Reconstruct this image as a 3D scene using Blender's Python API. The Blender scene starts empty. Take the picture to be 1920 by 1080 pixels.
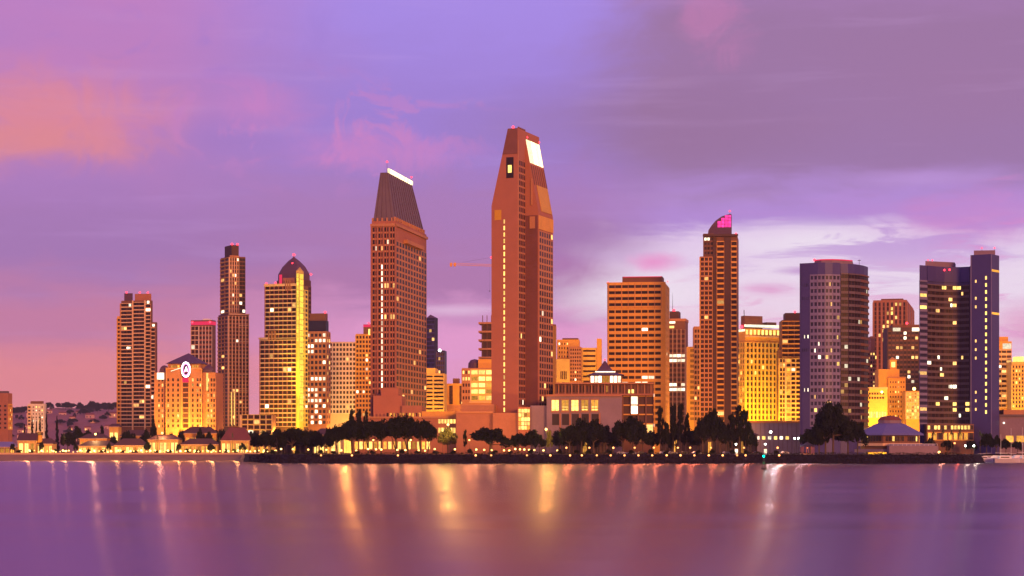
import bpy, math, random
from mathutils import Vector
random.seed(7)
R = math.radians
SC = bpy.context.scene
COL = SC.collection
F = 3830.0          # focal length in photo pixels
HZ = 848.0          # photo row of the horizon
CAMZ = 5.0
GZ = 4.0            # level of the city ground

# ------------------------------------------------------------------ camera
cam = bpy.data.cameras.new('camera')
cam.sensor_width = 36.0
cam.lens = 36.0 * F / 1920.0
cam.shift_y = (HZ - 540.0) / 1920.0
cam.clip_start = 1.0
cam.clip_end = 40000.0
camo = bpy.data.objects.new('camera', cam)
camo.location = (0, 0, CAMZ)
camo.rotation_euler = (R(90), 0, 0)
COL.objects.link(camo)
SC.camera = camo
SC.view_settings.view_transform = 'Standard'
SC.view_settings.look = 'None'
SC.view_settings.exposure = 0.0
SC.view_settings.gamma = 1.0
SC.view_settings.use_curve_mapping = False
SC.cycles.use_denoising = True
SC.cycles.sample_clamp_indirect = 4.0
SC.cycles.max_bounces = 4
SC.cycles.diffuse_bounces = 2
SC.cycles.glossy_bounces = 3
SC.cycles.caustics_reflective = False
SC.cycles.caustics_refractive = False

def srgb(r, g, b):
    f = lambda c: (c / 255 / 12.92) if c / 255 <= 0.04045 else ((c / 255 + 0.055) / 1.055) ** 2.4
    return (f(r), f(g), f(b), 1.0)

# ------------------------------------------------------------------ node expression helper
class NT:
    def __init__(self, tree):
        self.t = tree; tree.nodes.clear()
    def n(self, typ, **kw):
        nd = self.t.nodes.new(typ)
        for k, v in kw.items(): setattr(nd, k, v)
        return nd
    def put(self, sock, v):
        if hasattr(v, 'is_output') or isinstance(v, bpy.types.NodeSocket): self.t.links.new(v, sock)
        elif v is not None: sock.default_value = v
    def m(self, op, a, b=None, c=None, clamp=False):
        nd = self.n('ShaderNodeMath', operation=op, use_clamp=clamp)
        for i, v in enumerate((a, b, c)):
            if v is not None: self.put(nd.inputs[i], v)
        return nd.outputs[0]
    def add(self, a, b): return self.m('ADD', a, b)
    def sub(self, a, b): return self.m('SUBTRACT', a, b)
    def mul(self, a, b): return self.m('MULTIPLY', a, b)
    def ma(self, a, b, c): return self.m('MULTIPLY_ADD', a, b, c)
    def step(self, v, lo, hi):
        nd = self.n('ShaderNodeMapRange', interpolation_type='SMOOTHSTEP')
        self.put(nd.inputs[0], v); nd.inputs[1].default_value = lo; nd.inputs[2].default_value = hi
        nd.inputs[3].default_value = 0; nd.inputs[4].default_value = 1
        return nd.outputs[0]
    def mix(self, f, a, b, blend='MIX'):
        nd = self.n('ShaderNodeMix', data_type='RGBA', blend_type=blend)
        self.put(nd.inputs[0], f); self.put(nd.inputs[6], a); self.put(nd.inputs[7], b)
        return nd.outputs[2]
    def noise(self, vec, scale, detail=4, rough=0.55, dist=0.0):
        nd = self.n('ShaderNodeTexNoise')
        if vec is not None: self.put(nd.inputs['Vector'], vec)
        nd.inputs['Scale'].default_value = scale; nd.inputs['Detail'].default_value = detail
        nd.inputs['Roughness'].default_value = rough; nd.inputs['Distortion'].default_value = dist
        return nd.outputs['Fac']
    def ramp(self, f, pts):
        nd = self.n('ShaderNodeValToRGB'); cr = nd.color_ramp
        while len(cr.elements) < len(pts): cr.elements.new(0.5)
        for e, (p, c) in zip(cr.elements, pts): e.position = p
        for e, (p, c) in zip(cr.elements, pts): e.color = c
        cr.interpolation = 'EASE'
        self.put(nd.inputs[0], f); return nd.outputs[0]

# ------------------------------------------------------------------ world: dusk sky under broken cloud
W = bpy.data.worlds.new('World'); SC.world = W; W.use_nodes = True
t = NT(W.node_tree)
tc = t.n('ShaderNodeTexCoord').outputs['Generated']
sp = t.n('ShaderNodeSeparateXYZ'); t.put(sp.inputs[0], tc)
dx, dy, dz = sp.outputs
az = t.m('ARCTAN2', dx, t.m('ABSOLUTE', dy))       # the sky behind mirrors the sky in view
el = t.m('ARCSINE', t.m('ABSOLUTE', dz))
def stretched(sx, sz):
    cb = t.n('ShaderNodeCombineXYZ')
    t.put(cb.inputs[0], t.mul(az, sx)); t.put(cb.inputs[1], t.mul(dy, 0.7)); t.put(cb.inputs[2], t.mul(el, sz))
    return cb.outputs[0]
nA = t.noise(stretched(7, 20), 1.0, 5, 0.55, 0.4)
nB = t.noise(stretched(16, 46), 1.0, 7, 0.62, 0.9)
nC = t.noise(stretched(9, 120), 1.0, 4, 0.6, 0.3)
nD = t.noise(stretched(20, 26), 1.5, 7, 0.64, 1.1)
A = t.ma(t.sub(nA, 0.5), 420, t.mul(az, F))
A = t.ma(t.sub(nD, 0.5), 110, A)
E = t.ma(t.sub(nB, 0.5), 110, t.mul(el, F))
E = t.ma(t.sub(nC, 0.5), 70, E)
def rampE(pts):
    f = t.m('MULTIPLY', E, 1 / 1000.0, clamp=True)
    return t.ramp(f, [((HZ - y) / 1000.0, srgb(*c)) for y, c in pts])
left = rampE([(848, (242, 146, 144)), (720, (230, 140, 150)), (600, (198, 128, 166)), (470, (166, 122, 182)), (330, (172, 126, 192)), (180, (176, 128, 196)), (0, (184, 130, 200))])
mid = rampE([(848, (236, 158, 180)), (640, (230, 158, 208)), (585, (208, 146, 196)), (540, (178, 124, 176)), (400, (172, 126, 186)), (250, (160, 130, 212)), (0, (168, 140, 230))])
right = rampE([(848, (240, 190, 205)), (640, (240, 205, 228)), (540, (238, 220, 240)), (455, (228, 204, 236)), (405, (180, 142, 214)), (300, (158, 122, 172)), (80, (158, 120, 166)), (0, (165, 124, 176))])
c = t.mix(t.step(A, -760, -180), left, mid)
c = t.mix(t.step(A, 60, 330), c, right)
az_px = t.mul(az, F); el_px = t.mul(el, F)
def blob(px, py, rx, ry, lo=0.0, hi=1.0, wob=0.9, n=None):
    a = t.mul(t.sub(az_px, px - 960), 1 / rx); b = t.mul(t.sub(el_px, HZ - py), 1 / ry)
    d = t.m('SQRT', t.add(t.mul(a, a), t.mul(b, b)))
    d = t.ma(t.sub(n if n is not None else nB, 0.5), -wob * 2, d)
    return t.sub(1.0, t.step(d, lo, hi))
def paint(c, fac, amt, col): return t.mix(t.mul(fac, amt), c, srgb(*col))
c = paint(c, blob(130, 130, 430, 290, 0.1, 1.15, 0.9, nA), 0.55, (206, 130, 188))
c = paint(c, blob(110, 235, 290, 115, 0.1, 1.1, 0.7, nD), 0.85, (226, 138, 150))
c = paint(c, blob(60, 285, 300, 42, 0.1, 1.1, 0.6, nD), 0.6, (226, 140, 142))
c = paint(c, blob(500, 215, 150, 70, 0.0, 1.0, 1.1, nD), 0.6, (204, 132, 196))
c = paint(c, blob(680, 285, 210, 60, 0.0, 1.0, 1.2, nD), 0.6, (208, 134, 198))
c = paint(c, blob(1345, 50, 90, 110, 0.0, 1.0, 1.2, nD), 0.55, (200, 128, 180))
c = paint(c, blob(420, 270, 150, 55, 0.0, 1.0, 1.0, nA), 0.5, (160, 124, 200))
c = paint(c, blob(1250, 250, 420, 120, 0.0, 1.1, 0.6, nA), 0.7, (154, 116, 158))
c = paint(c, blob(1800, 180, 400, 190, 0.0, 1.1, 0.6, nA), 0.6, (160, 120, 164))
c = paint(c, blob(1080, 440, 200, 60, 0.0, 1.1, 0.6, nA), 0.6, (160, 118, 172))
c = paint(c, blob(1700, 345, 260, 30, 0.0, 1.0, 0.9, nC), 0.6, (196, 158, 226))
c = paint(c, blob(1800, 420, 230, 60, 0.0, 1.1, 0.9, nB), 0.7, (206, 138, 206))
c = paint(c, blob(1500, 460, 230, 45, 0.0, 1.1, 0.8, nB), 0.75, (242, 230, 244))
c = paint(c, blob(1180, 555, 210, 60, 0.0, 1.1, 0.5, nB), 0.85, (242, 228, 242))
c = paint(c, blob(1230, 492, 80, 28, 0.0, 1.0, 0.5, nD), 0.9, (236, 150, 206))
c = paint(c, blob(1440, 545, 100, 24, 0.0, 1.0, 0.8, nC), 0.75, (226, 156, 206))
c = paint(c, blob(1500, 512, 70, 12, 0.0, 1.0, 0.6, nC), 0.7, (190, 138, 204))
c = paint(c, blob(1900, 620, 90, 60, 0.0, 1.0, 0.7, nC), 0.7, (224, 150, 196))
c = paint(c, blob(860, 582, 170, 16, 0.0, 1.0, 0.6, nC), 0.8, (228, 190, 224))
c = paint(c, t.step(nC, 0.52, 0.74), 0.10, (210, 170, 226))
nE = t.noise(stretched(14, 90), 1.0, 6, 0.62, 0.8)
c = paint(c, t.mul(t.step(nE, 0.47, 0.60), blob(1640, 440, 420, 120, 0.2, 1.2, 0.4, nA)), 0.7, (186, 142, 214))
c = paint(c, t.mul(t.step(nE, 0.53, 0.64), blob(1480, 570, 330, 90, 0.2, 1.2, 0.4, nB)), 0.75, (230, 166, 210))
c = paint(c, t.mul(t.step(nE, 0.56, 0.68), blob(1900, 520, 160, 200, 0.2, 1.2, 0.4, nB)), 0.7, (226, 140, 204))
c = paint(c, t.mul(t.step(nD, 0.50, 0.62), blob(560, 240, 420, 130, 0.2, 1.2, 0.5, nA)), 0.5, (210, 134, 196))
c = paint(c, t.mul(t.step(nD, 0.52, 0.66), blob(330, 120, 420, 160, 0.2, 1.2, 0.5, nA)), 0.35, (158, 122, 206))
# high overhead the sky goes on as the blue-violet seen at the top of the frame
c = t.mix(t.step(el, 0.24, 0.6), c, t.mix(t.step(nA, 0.35, 0.65), srgb(150, 122, 200), srgb(182, 130, 190)))
bg = t.n('ShaderNodeBackground'); t.put(bg.inputs[0], c); bg.inputs[1].default_value = 1.0
t.put(t.n('ShaderNodeOutputWorld').inputs[0], bg.outputs[0])

# ------------------------------------------------------------------ sun: broad warm afterglow from behind the camera
sun = bpy.data.lights.new('sun', 'SUN'); sun.energy = 3.2; sun.angle = R(12); sun.color = (1.0, 0.36, 0.08)
suno = bpy.data.objects.new('sun', sun); COL.objects.link(suno)
SUN_EL, SUN_AZ = 8.0, 157.0     # azimuth clockwise from the viewing direction
sd = Vector((math.sin(R(SUN_AZ)) * math.cos(R(SUN_EL)), math.cos(R(SUN_AZ)) * math.cos(R(SUN_EL)), math.sin(R(SUN_EL))))
suno.rotation_euler = sd.to_track_quat('Z', 'Y').to_euler(); suno.location = sd * 500

# ------------------------------------------------------------------ materials
MATS = {}
def mat(name, col, rough=0.7, var=0.18, scale=0.15, spec=0.3, metal=0.0, bump=0.0, pane=0.0):
    if name in MATS: return MATS[name]
    m = bpy.data.materials.new(name); m.use_nodes = True; t = NT(m.node_tree)
    b = t.n('ShaderNodeBsdfPrincipled'); o = t.n('ShaderNodeOutputMaterial'); t.put(o.inputs[0], b.outputs[0])
    g = t.n('ShaderNodeNewGeometry').outputs['Position']
    n1 = t.noise(g, scale, 5, 0.6); n2 = t.noise(g, scale * 9, 3, 0.6)
    f = t.add(t.mul(n1, 0.65), t.mul(n2, 0.35))
    lo = tuple(x * (1 - 2 * var) for x in col) + (1,); hi = tuple(min(1, x * (1 + 2 * var)) for x in col) + (1,)
    bc = t.mix(f, lo, hi)
    if pane:      # every pane differs a little: blinds, curtains, room light
        rr = t.n('ShaderNodeObjectInfo').outputs['Random']
        bc = t.mix(t.mul(t.m('POWER', rr, 3.0), pane), bc, tuple(min(1, x * 7 + .02) for x in col) + (1,))
    t.put(b.inputs['Base Color'], bc)
    b.inputs['Roughness'].default_value = rough; b.inputs['Metallic'].default_value = metal
    b.inputs['Specular IOR Level'].default_value = spec
    if bump:
        bp = t.n('ShaderNodeBump'); bp.inputs['Strength'].default_value = 0.6; bp.inputs['Distance'].default_value = bump
        t.put(bp.inputs['Height'], n2); t.put(b.inputs['Normal'], bp.outputs[0])
    MATS[name] = m; return m
def glow(name, col, strength, vary=0.6, sample='NONE'):
    if name in MATS: return MATS[name]
    m = bpy.data.materials.new(name); m.use_nodes = True; t = NT(m.node_tree)
    e = t.n('ShaderNodeEmission'); o = t.n('ShaderNodeOutputMaterial'); t.put(o.inputs[0], e.outputs[0])
    e.inputs[0].default_value = tuple(col) + (1,)
    if vary:
        rnd = t.n('ShaderNodeObjectInfo').outputs['Random']
        g = t.n('ShaderNodeNewGeometry').outputs['Position']
        n = t.noise(g, 0.9, 2, 0.6)
        k = t.mul(t.ma(rnd, 2 * vary, 1 - vary), t.ma(n, 1.4, 0.3))
        t.put(e.inputs[1], t.mul(k, strength))
    else: e.inputs[1].default_value = strength
    m.cycles.emission_sampling = sample
    MATS[name] = m; return m
TAN = mat('tan_stone', (0.48, 0.22, 0.10)); ROSE = mat('rose_stone', (0.40, 0.15, 0.085), 0.75, 0.10)
SALMON = mat('salmon_stucco', (0.37, 0.15, 0.085)); CREAM = mat('cream_concrete', (0.70, 0.46, 0.26))
OCHRE = mat('ochre_stucco', (0.70, 0.36, 0.07)); YELLOW = mat('yellow_stucco', (0.72, 0.48, 0.12))
BROWN = mat('brown_concrete', (0.19, 0.085, 0.05)); DKBROWN = mat('dark_brown_panel', (0.09, 0.045, 0.035))
PALE = mat('pale_concrete', (0.68, 0.55, 0.42)); SLATE = mat('slate_roof', (0.15, 0.11, 0.13), 0.55)
REDROOF = mat('red_tile_roof', (0.20, 0.05, 0.03)); PLUM = mat('plum_roof', (0.10, 0.05, 0.09), 0.6)
BLUE = mat('blue_glass_panel', (0.060, 0.050, 0.19), 0.5, 0.12, 0.1, 0.3); BLUEBAND = mat('blue_grey_band', (0.20, 0.17, 0.30), 0.5)
GREYB = mat('grey_band', (0.13, 0.092, 0.105), 0.6); VIOLET = mat('violet_concrete', (0.22, 0.15, 0.20))
GLASS = mat('dark_glass', (0.020, 0.011, 0.014), 0.5, 0.3, 0.2, 0.25, pane=.3); GLASSB = mat('blue_dark_glass', (0.02, 0.018, 0.05), 0.5, 0.3, 0.2, 0.3, pane=.25)
GLASSR = mat('bronze_glass', (0.038, 0.013, 0.009), 0.4, 0.3, 0.2, 0.3, pane=.25)
METAL = mat('dark_metal', (0.05, 0.04, 0.045), 0.5); WHITE = mat('white_paint', (0.78, 0.76, 0.74), 0.4)
ORANGEP = mat('crane_paint', (0.65, 0.28, 0.05), 0.5); BRONZE = mat('bronze_gable', (0.62, 0.34, 0.02), 0.5)
WARM = glow('warm_lit_window', (1.0, 0.54, 0.16), 1.4); WHITEW = glow('white_lit_window', (1.0, 0.86, 0.60), 2.2)
HOTW = glow('hot_lit_window', (1.0, 0.62, 0.15), 1.9, 0.35); AMBER = glow('amber_lit_window', (1.0, 0.42, 0.06), 1.1)
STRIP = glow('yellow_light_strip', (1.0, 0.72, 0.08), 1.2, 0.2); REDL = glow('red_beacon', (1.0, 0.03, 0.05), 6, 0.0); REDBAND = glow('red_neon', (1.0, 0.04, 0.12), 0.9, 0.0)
MAGENTA = glow('magenta_light', (1.0, 0.05, 0.32), 1.6, 0.2); CROWN = glow('crown_light', (1.0, 0.76, 0.42), 2.4, 0.35)
NEONW = glow('white_neon', (1.0, 0.80, 0.95), 5.0, 0.0); NEONP = glow('pink_neon', (1.0, 0.25, 0.75), 3.0, 0.0)
LAMPW = glow('lamp_globe_warm', (1.0, 0.56, 0.14), 7, 0.4); LAMPO = glow('lamp_globe_orange', (1.0, 0.34, 0.09), 5, 0.4)
LAMPC = glow('lamp_globe_white', (0.92, 1.0, 0.80), 24, 0.0); GREENL = glow('green_buoy_light', (0.0, 0.9, 0.55), 7, 0.0)

# ------------------------------------------------------------------ object helpers
def tag(o, label=None, cat=None, group=None, kind=None):
    for k, v in (('label', label), ('category', cat), ('group', group), ('kind', kind)):
        if v: o[k] = v
    return o
def link(o, parent=None):
    COL.objects.link(o)
    if parent: o.parent = parent
    return o
def empty(name, loc=(0, 0, 0), rz=0.0):
    o = bpy.data.objects.new(name, None); o.location = loc; o.rotation_euler = (0, 0, rz); o.empty_display_size = 1
    return link(o)
UNIT = {}
CV = [(-.5, -.5, -.5), (.5, -.5, -.5), (.5, .5, -.5), (-.5, .5, -.5), (-.5, -.5, .5), (.5, -.5, .5), (.5, .5, .5), (-.5, .5, .5)]
CF = [(0, 3, 2, 1), (4, 5, 6, 7), (0, 1, 5, 4), (1, 2, 6, 5), (2, 3, 7, 6), (3, 0, 4, 7)]
def unit(m):
    if m.name not in UNIT:
        me = bpy.data.meshes.new('block_' + m.name); me.from_pydata(CV, [], CF); me.materials.append(m); UNIT[m.name] = me
    return UNIT[m.name]
def block(name, m, parent, x0, x1, y0, y1, z0, z1, rz=0.0, c=None):
    o = bpy.data.objects.new(name, unit(m))
    o.location = ((x0 + x1) / 2, (y0 + y1) / 2, (z0 + z1) / 2) if c is None else c
    o.scale = (abs(x1 - x0), abs(y1 - y0), abs(z1 - z0)); o.rotation_euler = (0, 0, rz)
    return link(o, parent)
class MB:
    def __init__(self): self.v = []; self.f = []; self.mi = []; self.mats = []
    def mid(self, m):
        if m not in self.mats: self.mats.append(m)
        return self.mats.index(m)
    def quad(self, pts, m):
        n = len(self.v); self.v += [tuple(p) for p in pts]; self.f.append(tuple(range(n, n + len(pts)))); self.mi.append(self.mid(m))
    def box(self, x0, x1, y0, y1, z0, z1, m, rz=0, c=None):
        n = len(self.v); i = self.mid(m); ca, sa = math.cos(rz), math.sin(rz)
        if c is None: c = ((x0 + x1) / 2, (y0 + y1) / 2, (z0 + z1) / 2)
        for a, b, d in CV:
            X, Y = a * abs(x1 - x0), b * abs(y1 - y0)
            self.v.append((c[0] + X * ca - Y * sa, c[1] + X * sa + Y * ca, c[2] + d * abs(z1 - z0)))
        for f in CF: self.f.append(tuple(n + k for k in f)); self.mi.append(i)
    def frustum(self, bot, top, m):        # two matching polygons (lists of 3D points), closed
        n = len(self.v); k = len(bot); i = self.mid(m)
        self.v += [tuple(p) for p in bot] + [tuple(p) for p in top]
        for j in range(k): self.f.append((n + j, n + (j + 1) % k, n + k + (j + 1) % k, n + k + j)); self.mi.append(i)
        self.f.append(tuple(n + j for j in reversed(range(k)))); self.mi.append(i)
        self.f.append(tuple(n + k + j for j in range(k))); self.mi.append(i)
    def tube(self, p, q, r0, r1, m, seg=6):
        p, q = Vector(p), Vector(q); d = (q - p)
        if d.length < 1e-6: return
        d.normalize(); u = d.orthogonal().normalized(); w = d.cross(u)
        ring = lambda c, r: [c + (u * math.cos(2 * math.pi * k / seg) + w * math.sin(2 * math.pi * k / seg)) * r for k in range(seg)]
        self.frustum(ring(p, r0), ring(q, r1), m)
    def lathe(self, prof, m, seg=10, c=(0, 0)):
        for (r0, z0), (r1, z1) in zip(prof, prof[1:]):
            ring = lambda r, z: [(c[0] + r * math.cos(2 * math.pi * k / seg), c[1] + r * math.sin(2 * math.pi * k / seg), z) for k in range(seg)]
            a, b = ring(r0, z0), ring(r1, z1)
            for k in range(seg): self.quad([a[k], a[(k + 1) % seg], b[(k + 1) % seg], b[k]], m)
    def mesh(self, name):
        me = bpy.data.meshes.new(name); me.from_pydata(self.v, [], self.f)
        for m in self.mats: me.materials.append(m)
        me.polygons.foreach_set('material_index', self.mi); me.update(); return me
    def build(self, name, parent=None, loc=(0, 0, 0), rz=0.0):
        o = bpy.data.objects.new(name, self.mesh(name)); o.location = loc; o.rotation_euler = (0, 0, rz); return link(o, parent)
def fx(px, Y): return (px - 960.0) / F * Y
def fz(py, Y): return CAMZ + (HZ - py) / F * Y
def sphere_mesh(name, r, m, seg=10):
    b = MB(); b.lathe([(r * math.sin(math.pi * k / 6), -r * math.cos(math.pi * k / 6)) for k in range(7)], m, seg); return b.mesh(name)
BALL = {}
def sub(o, parent):
    o.parent = parent; o.matrix_parent_inverse = parent.matrix_basis.inverted(); return o
def ball(name, m, parent, loc, r):
    if m.name not in BALL: BALL[m.name] = sphere_mesh('ball_' + m.name, 1.0, m, 8)
    o = bpy.data.objects.new(name, BALL[m.name]); o.location = loc; o.scale = (r, r, r); return link(o, parent)

# ------------------------------------------------------------------ building kit
class Bld:
    """A building seen on its near corner: left face runs from column xL to xC, right face from xC to xR."""
    def __init__(s, name, label, xL, xC, xR, Y, a, depth=20.0, cat='building', group=None):
        a = R(a); s.Y = Y; s.dl = (-math.cos(a), math.sin(a)); s.dr = (math.sin(a), math.cos(a))
        s.C = ((xC - 960) / F * Y, Y); s.wl = depth; s.wr = depth
        if xL is not None and xL < xC: s.wl = s.solve(xL, s.dl)
        if xR is not None and xR > xC: s.wr = s.solve(xR, s.dr)
        s.root = empty(name, (s.C[0], s.C[1], GZ), math.atan2(s.dr[1], s.dr[0]))
        tag(s.root, label, cat, group); s.nw = 0; s.extra = None; s.rnd = random.Random(name + label)
    def solve(s, px, d):
        k = (px - 960) / F
        return (k * s.C[1] - s.C[0]) / (d[0] - k * d[1])
    def z(s, py): return fz(py, s.Y) - GZ
    def uR(s, px): return s.solve(px, s.dr)
    def uL(s, px): return s.wl - s.solve(px, s.dl)
    def frame(s, side, off=0.0, x0=0.0, y1=None):
        if side == 'R': return ((0.0, off), (1.0, 0.0))
        return ((off, s.wl), (0.0, -1.0))
    def vol(s, m, x0, x1, y0, y1, z0, z1, name='wall'):
        return block(name, m, s.root, x0, x1, y0, y1, z0, z1)
    def fb(s, name, m, fr, u0, u1, z0, z1, d0, d1):
        (ox, oy), (ex, ey) = fr; nx, ny = ey, -ex; u = (u0 + u1) / 2; d = (d0 + d1) / 2
        return block(name, m, s.root, 0, u1 - u0, 0, d1 - d0, z0, z1, math.atan2(ey, ex), (ox + ex * u + nx * d, oy + ey * u + ny * d, (z0 + z1) / 2))
    def win(s, m, fr, u0, u1, z0, z1, d0, d1):
        if s.nw < 295:
            s.nw += 1; return s.fb('window', m, fr, u0, u1, z0, z1, d0, d1)
        if s.extra is None: s.extra = MB()
        (ox, oy), (ex, ey) = fr; nx, ny = ey, -ex; u = (u0 + u1) / 2; d = (d0 + d1) / 2
        s.extra.box(0, u1 - u0, 0, d1 - d0, z0, z1, m, math.atan2(ey, ex), (ox + ex * u + nx * d, oy + ey * u + ny * d, (z0 + z1) / 2))
    def face(s, fr, u0, u1, z0, z1, nb, nf, wall, band=None, pier=0.28, bh=0.34, pd=0.5, bd=0.35, glass=GLASS, lit=0.05, lits=None, pat=None, piers=True, bands=True, sub=1, bextra=0.0, every=1):
        lits = lits or (WARM, WARM, WHITEW); band = band or wall; cw = (u1 - u0) / nb; ch = (z1 - z0) / nf
        pw = pier * cw
        if piers:
            for i in range(0, nb + 1, every):
                a, b = u0 + i * cw - pw / 2, u0 + i * cw + pw / 2
                if i == 0: a, b = u0 - pd * 0.97, u0 + pw / 2
                if i == nb: a, b = u1 - pw / 2, u1
                s.fb('pier', wall, fr, a, b, z0, z1, 0, pd)
        if bands:
            for j in range(nf + 1):
                h = bh * ch; a, b = z0 + j * ch - h / 2, z0 + j * ch + h / 2
                if j == nf: b = z1 + 0.02
                if j == 0: a = z0 - 0.02
                s.fb('floor_band', band, fr, u0 - bextra, u1 + bextra - 0.05, a, b, 0, bd)
        for j in range(nf):
            for i in range(nb):
                g = glass; r = s.rnd.random()
                if pat: 
                    q = pat(i, j, r)
                    if q is False: continue
                    if q: g = q
                if g is glass and r < lit: g = s.rnd.choice(lits)
                a, b = u0 + i * cw + pw / 2, u0 + (i + 1) * cw - pw / 2; w = (b - a) / sub
                for k in range(sub):
                    gg = g if (sub == 1 or g is glass or s.rnd.random() < .75) else glass
                    s.win(gg, fr, a + k * w + (0.04 * w if sub > 1 else 0), a + (k + 1) * w - (0.04 * w if sub > 1 else 0), z0 + j * ch + bh * ch / 2, z0 + (j + 1) * ch - bh * ch / 2, 0.02, 0.10)
    def beacon(s, x, y, z, r=0.8): ball('beacon', REDL, s.root, (x, y, z), r)
    def poly(s, name, bot, top, m):
        b = MB(); b.frustum(bot, top, m); return b.build(name, s.root)
    def hip(s, name, m, x0, x1, y0, y1, z0, z1, cx=None, cy=None, r=0.02):
        cx = (x0 + x1) / 2 if cx is None else cx; cy = (y0 + y1) / 2 if cy is None else cy
        return s.poly(name, [(x0, y0, z0), (x1, y0, z0), (x1, y1, z0), (x0, y1, z0)], [(cx - r, cy - r, z1), (cx + r, cy - r, z1), (cx + r, cy + r, z1), (cx - r, cy + r, z1)], m)
    def done(s):
        if s.extra: tag(s.extra.build('window_field', s.root), kind='stuff')
def flood(label, px, Y, aim, power, col=(1.0, 0.55, 0.10), size=75, z=GZ, group='floodlights at the foot of the towers'):
    """Ground floodlight: a housing on a stand with its own spot lamp aimed at a point."""
    X = fx(px, Y); b = MB()
    b.box(-.35, .35, -.35, .35, 0, .15, METAL); b.tube((0, 0, .1), (0, 0, .6), .08, .08, METAL)
    root = empty('floodlight', (X, Y, z)); tag(root, label, 'floodlight', group)
    b.build('stand', root)
    d = (Vector(aim) - Vector((X, Y, z + .9))).normalized()
    h = MB(); h.tube((0, 0, 0), (0, 0, .6), .32, .42, METAL, 8); hh = h.build('housing', root, (0, 0, .75)); hh.rotation_euler = d.to_track_quat('Z', 'Y').to_euler()
    L = bpy.data.lights.new('floodlight_lamp', 'SPOT'); L.energy = power; L.color = col; L.spot_size = R(size); L.spot_blend = 0.8; L.shadow_soft_size = 0.8
    lo = bpy.data.objects.new('floodlight_lamp', L); lo.location = Vector((0, 0, .75)) + d * 0.75; lo.rotation_euler = (-d).to_track_quat('Z', 'Y').to_euler(); link(lo, root)
    return root

# ------------------------------------------------------------------ setting: water, ground, shore, hill
wm = bpy.data.materials.new('bay_water'); wm.use_nodes = True; t = NT(wm.node_tree)
g = t.n('ShaderNodeNewGeometry').outputs['Position']
mp = t.n('ShaderNodeMapping'); t.put(mp.inputs[0], g); mp.inputs['Scale'].default_value = (0.020, 0.10, 1)
mp2 = t.n('ShaderNodeMapping'); t.put(mp2.inputs[0], g); mp2.inputs['Scale'].default_value = (0.0035, 0.03, 1)
w1 = t.noise(mp.outputs[0], 1.0, 3, 0.5); w2 = t.noise(mp2.outputs[0], 1.0, 4, 0.6, 0.3)
bp = t.n('ShaderNodeBump'); bp.inputs['Strength'].default_value = 0.25; bp.inputs['Distance'].default_value = 0.12
t.put(bp.inputs['Height'], w1)
pb = t.n('ShaderNodeBsdfPrincipled'); t.put(pb.inputs['Base Color'], (0.035, 0.018, 0.075, 1))
gl = t.n('ShaderNodeBsdfGlossy'); gl.distribution = 'GGX'
t.put(gl.inputs['Color'], (0.53, 0.39, 0.58, 1)); t.put(gl.inputs['Roughness'], t.ma(t.step(w2, 0.3, 0.7), 0.06, 0.20)); gl.inputs['Anisotropy'].default_value = 0.75; tg = t.n('ShaderNodeCombineXYZ'); tg.inputs[1].default_value = 1.0; t.put(gl.inputs['Tangent'], tg.outputs[0])
t.put(gl.inputs['Normal'], bp.outputs[0])
pb.inputs['Roughness'].default_value = 0.4
mx = t.n('ShaderNodeMixShader'); mx.inputs[0].default_value = 0.85
t.put(mx.inputs[1], pb.outputs[0]); t.put(mx.inputs[2], gl.outputs[0])
t.put(t.n('ShaderNodeOutputMaterial').inputs[0], mx.outputs[0])
b = MB(); b.quad([(-9000, -400, 0), (9000, -400, 0), (9000, 5600, 0), (-9000, 5600, 0)], wm)
tag(b.build('water'), kind='structure')

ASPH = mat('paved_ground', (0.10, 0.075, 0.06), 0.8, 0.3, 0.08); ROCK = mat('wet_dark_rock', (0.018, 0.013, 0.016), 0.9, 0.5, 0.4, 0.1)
SAND = mat('beach_sand', (0.30, 0.17, 0.09), 0.9, 0.25, 0.2); HILL = mat('hill_scrub', (0.30, 0.12, 0.09), 0.9, 0.25, 0.012)
SHORE = [(-9000, 1200), (-160, 1200), (-146, 1110), (-112, 960), (-92, 926), (-60, 920), (0, 918), (120, 921), (205, 922), (222, 960), (250, 1075), (9000, 1085)]
def shore_y(X):
    for (a, b), (c, d) in zip(SHORE, SHORE[1:]):
        if a <= X <= c: return b + (d - b) * (X - a) / (c - a)
    return 920
b = MB(); TOP = [(x, y + (14 if x < -150 else 8)) for x, y in SHORE]
b.quad([(x, y, GZ) for x, y in TOP] + [(9000, 5600, GZ), (-9000, 5600, GZ)], ASPH)
tag(b.build('ground'), kind='structure')
# stone revetment: uneven sloped bank down into the water
def bank(name, x0, x1, step, m, rough, width):
    rn = random.Random(3); b = MB(); rows = 6; grid = []
    n = int((x1 - x0) / step)
    for i in range(n + 1):
        X = x0 + (x1 - x0) * i / n; sy = shore_y(X); col = []
        for j in range(rows + 1):
            f = j / rows; jig = rough if 0 < j < rows else (rough if j == 0 else 0.0)
            col.append((X + rn.uniform(-1, 1) * step * .3 * (1 if jig else 0), sy - .5 + f * (width + 0.7) + rn.uniform(-1, 1) * jig * .6, -0.5 + f * (GZ + .52) + rn.uniform(-1, 1) * jig))
        grid.append(col)
    for i in range(n):
        for j in range(rows): b.quad([grid[i][j], grid[i + 1][j], grid[i + 1][j + 1], grid[i][j + 1]], m)
    return tag(b.build(name), kind='structure')
bank('seawall_bank', -146, 215, 0.9, ROCK, 0.34, 8)
bank('marina_bank', 215, 460, 1.6, ROCK, 0.3, 8)
bank('beach', -460, -146, 2.0, SAND, 0.10, 14)
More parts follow.
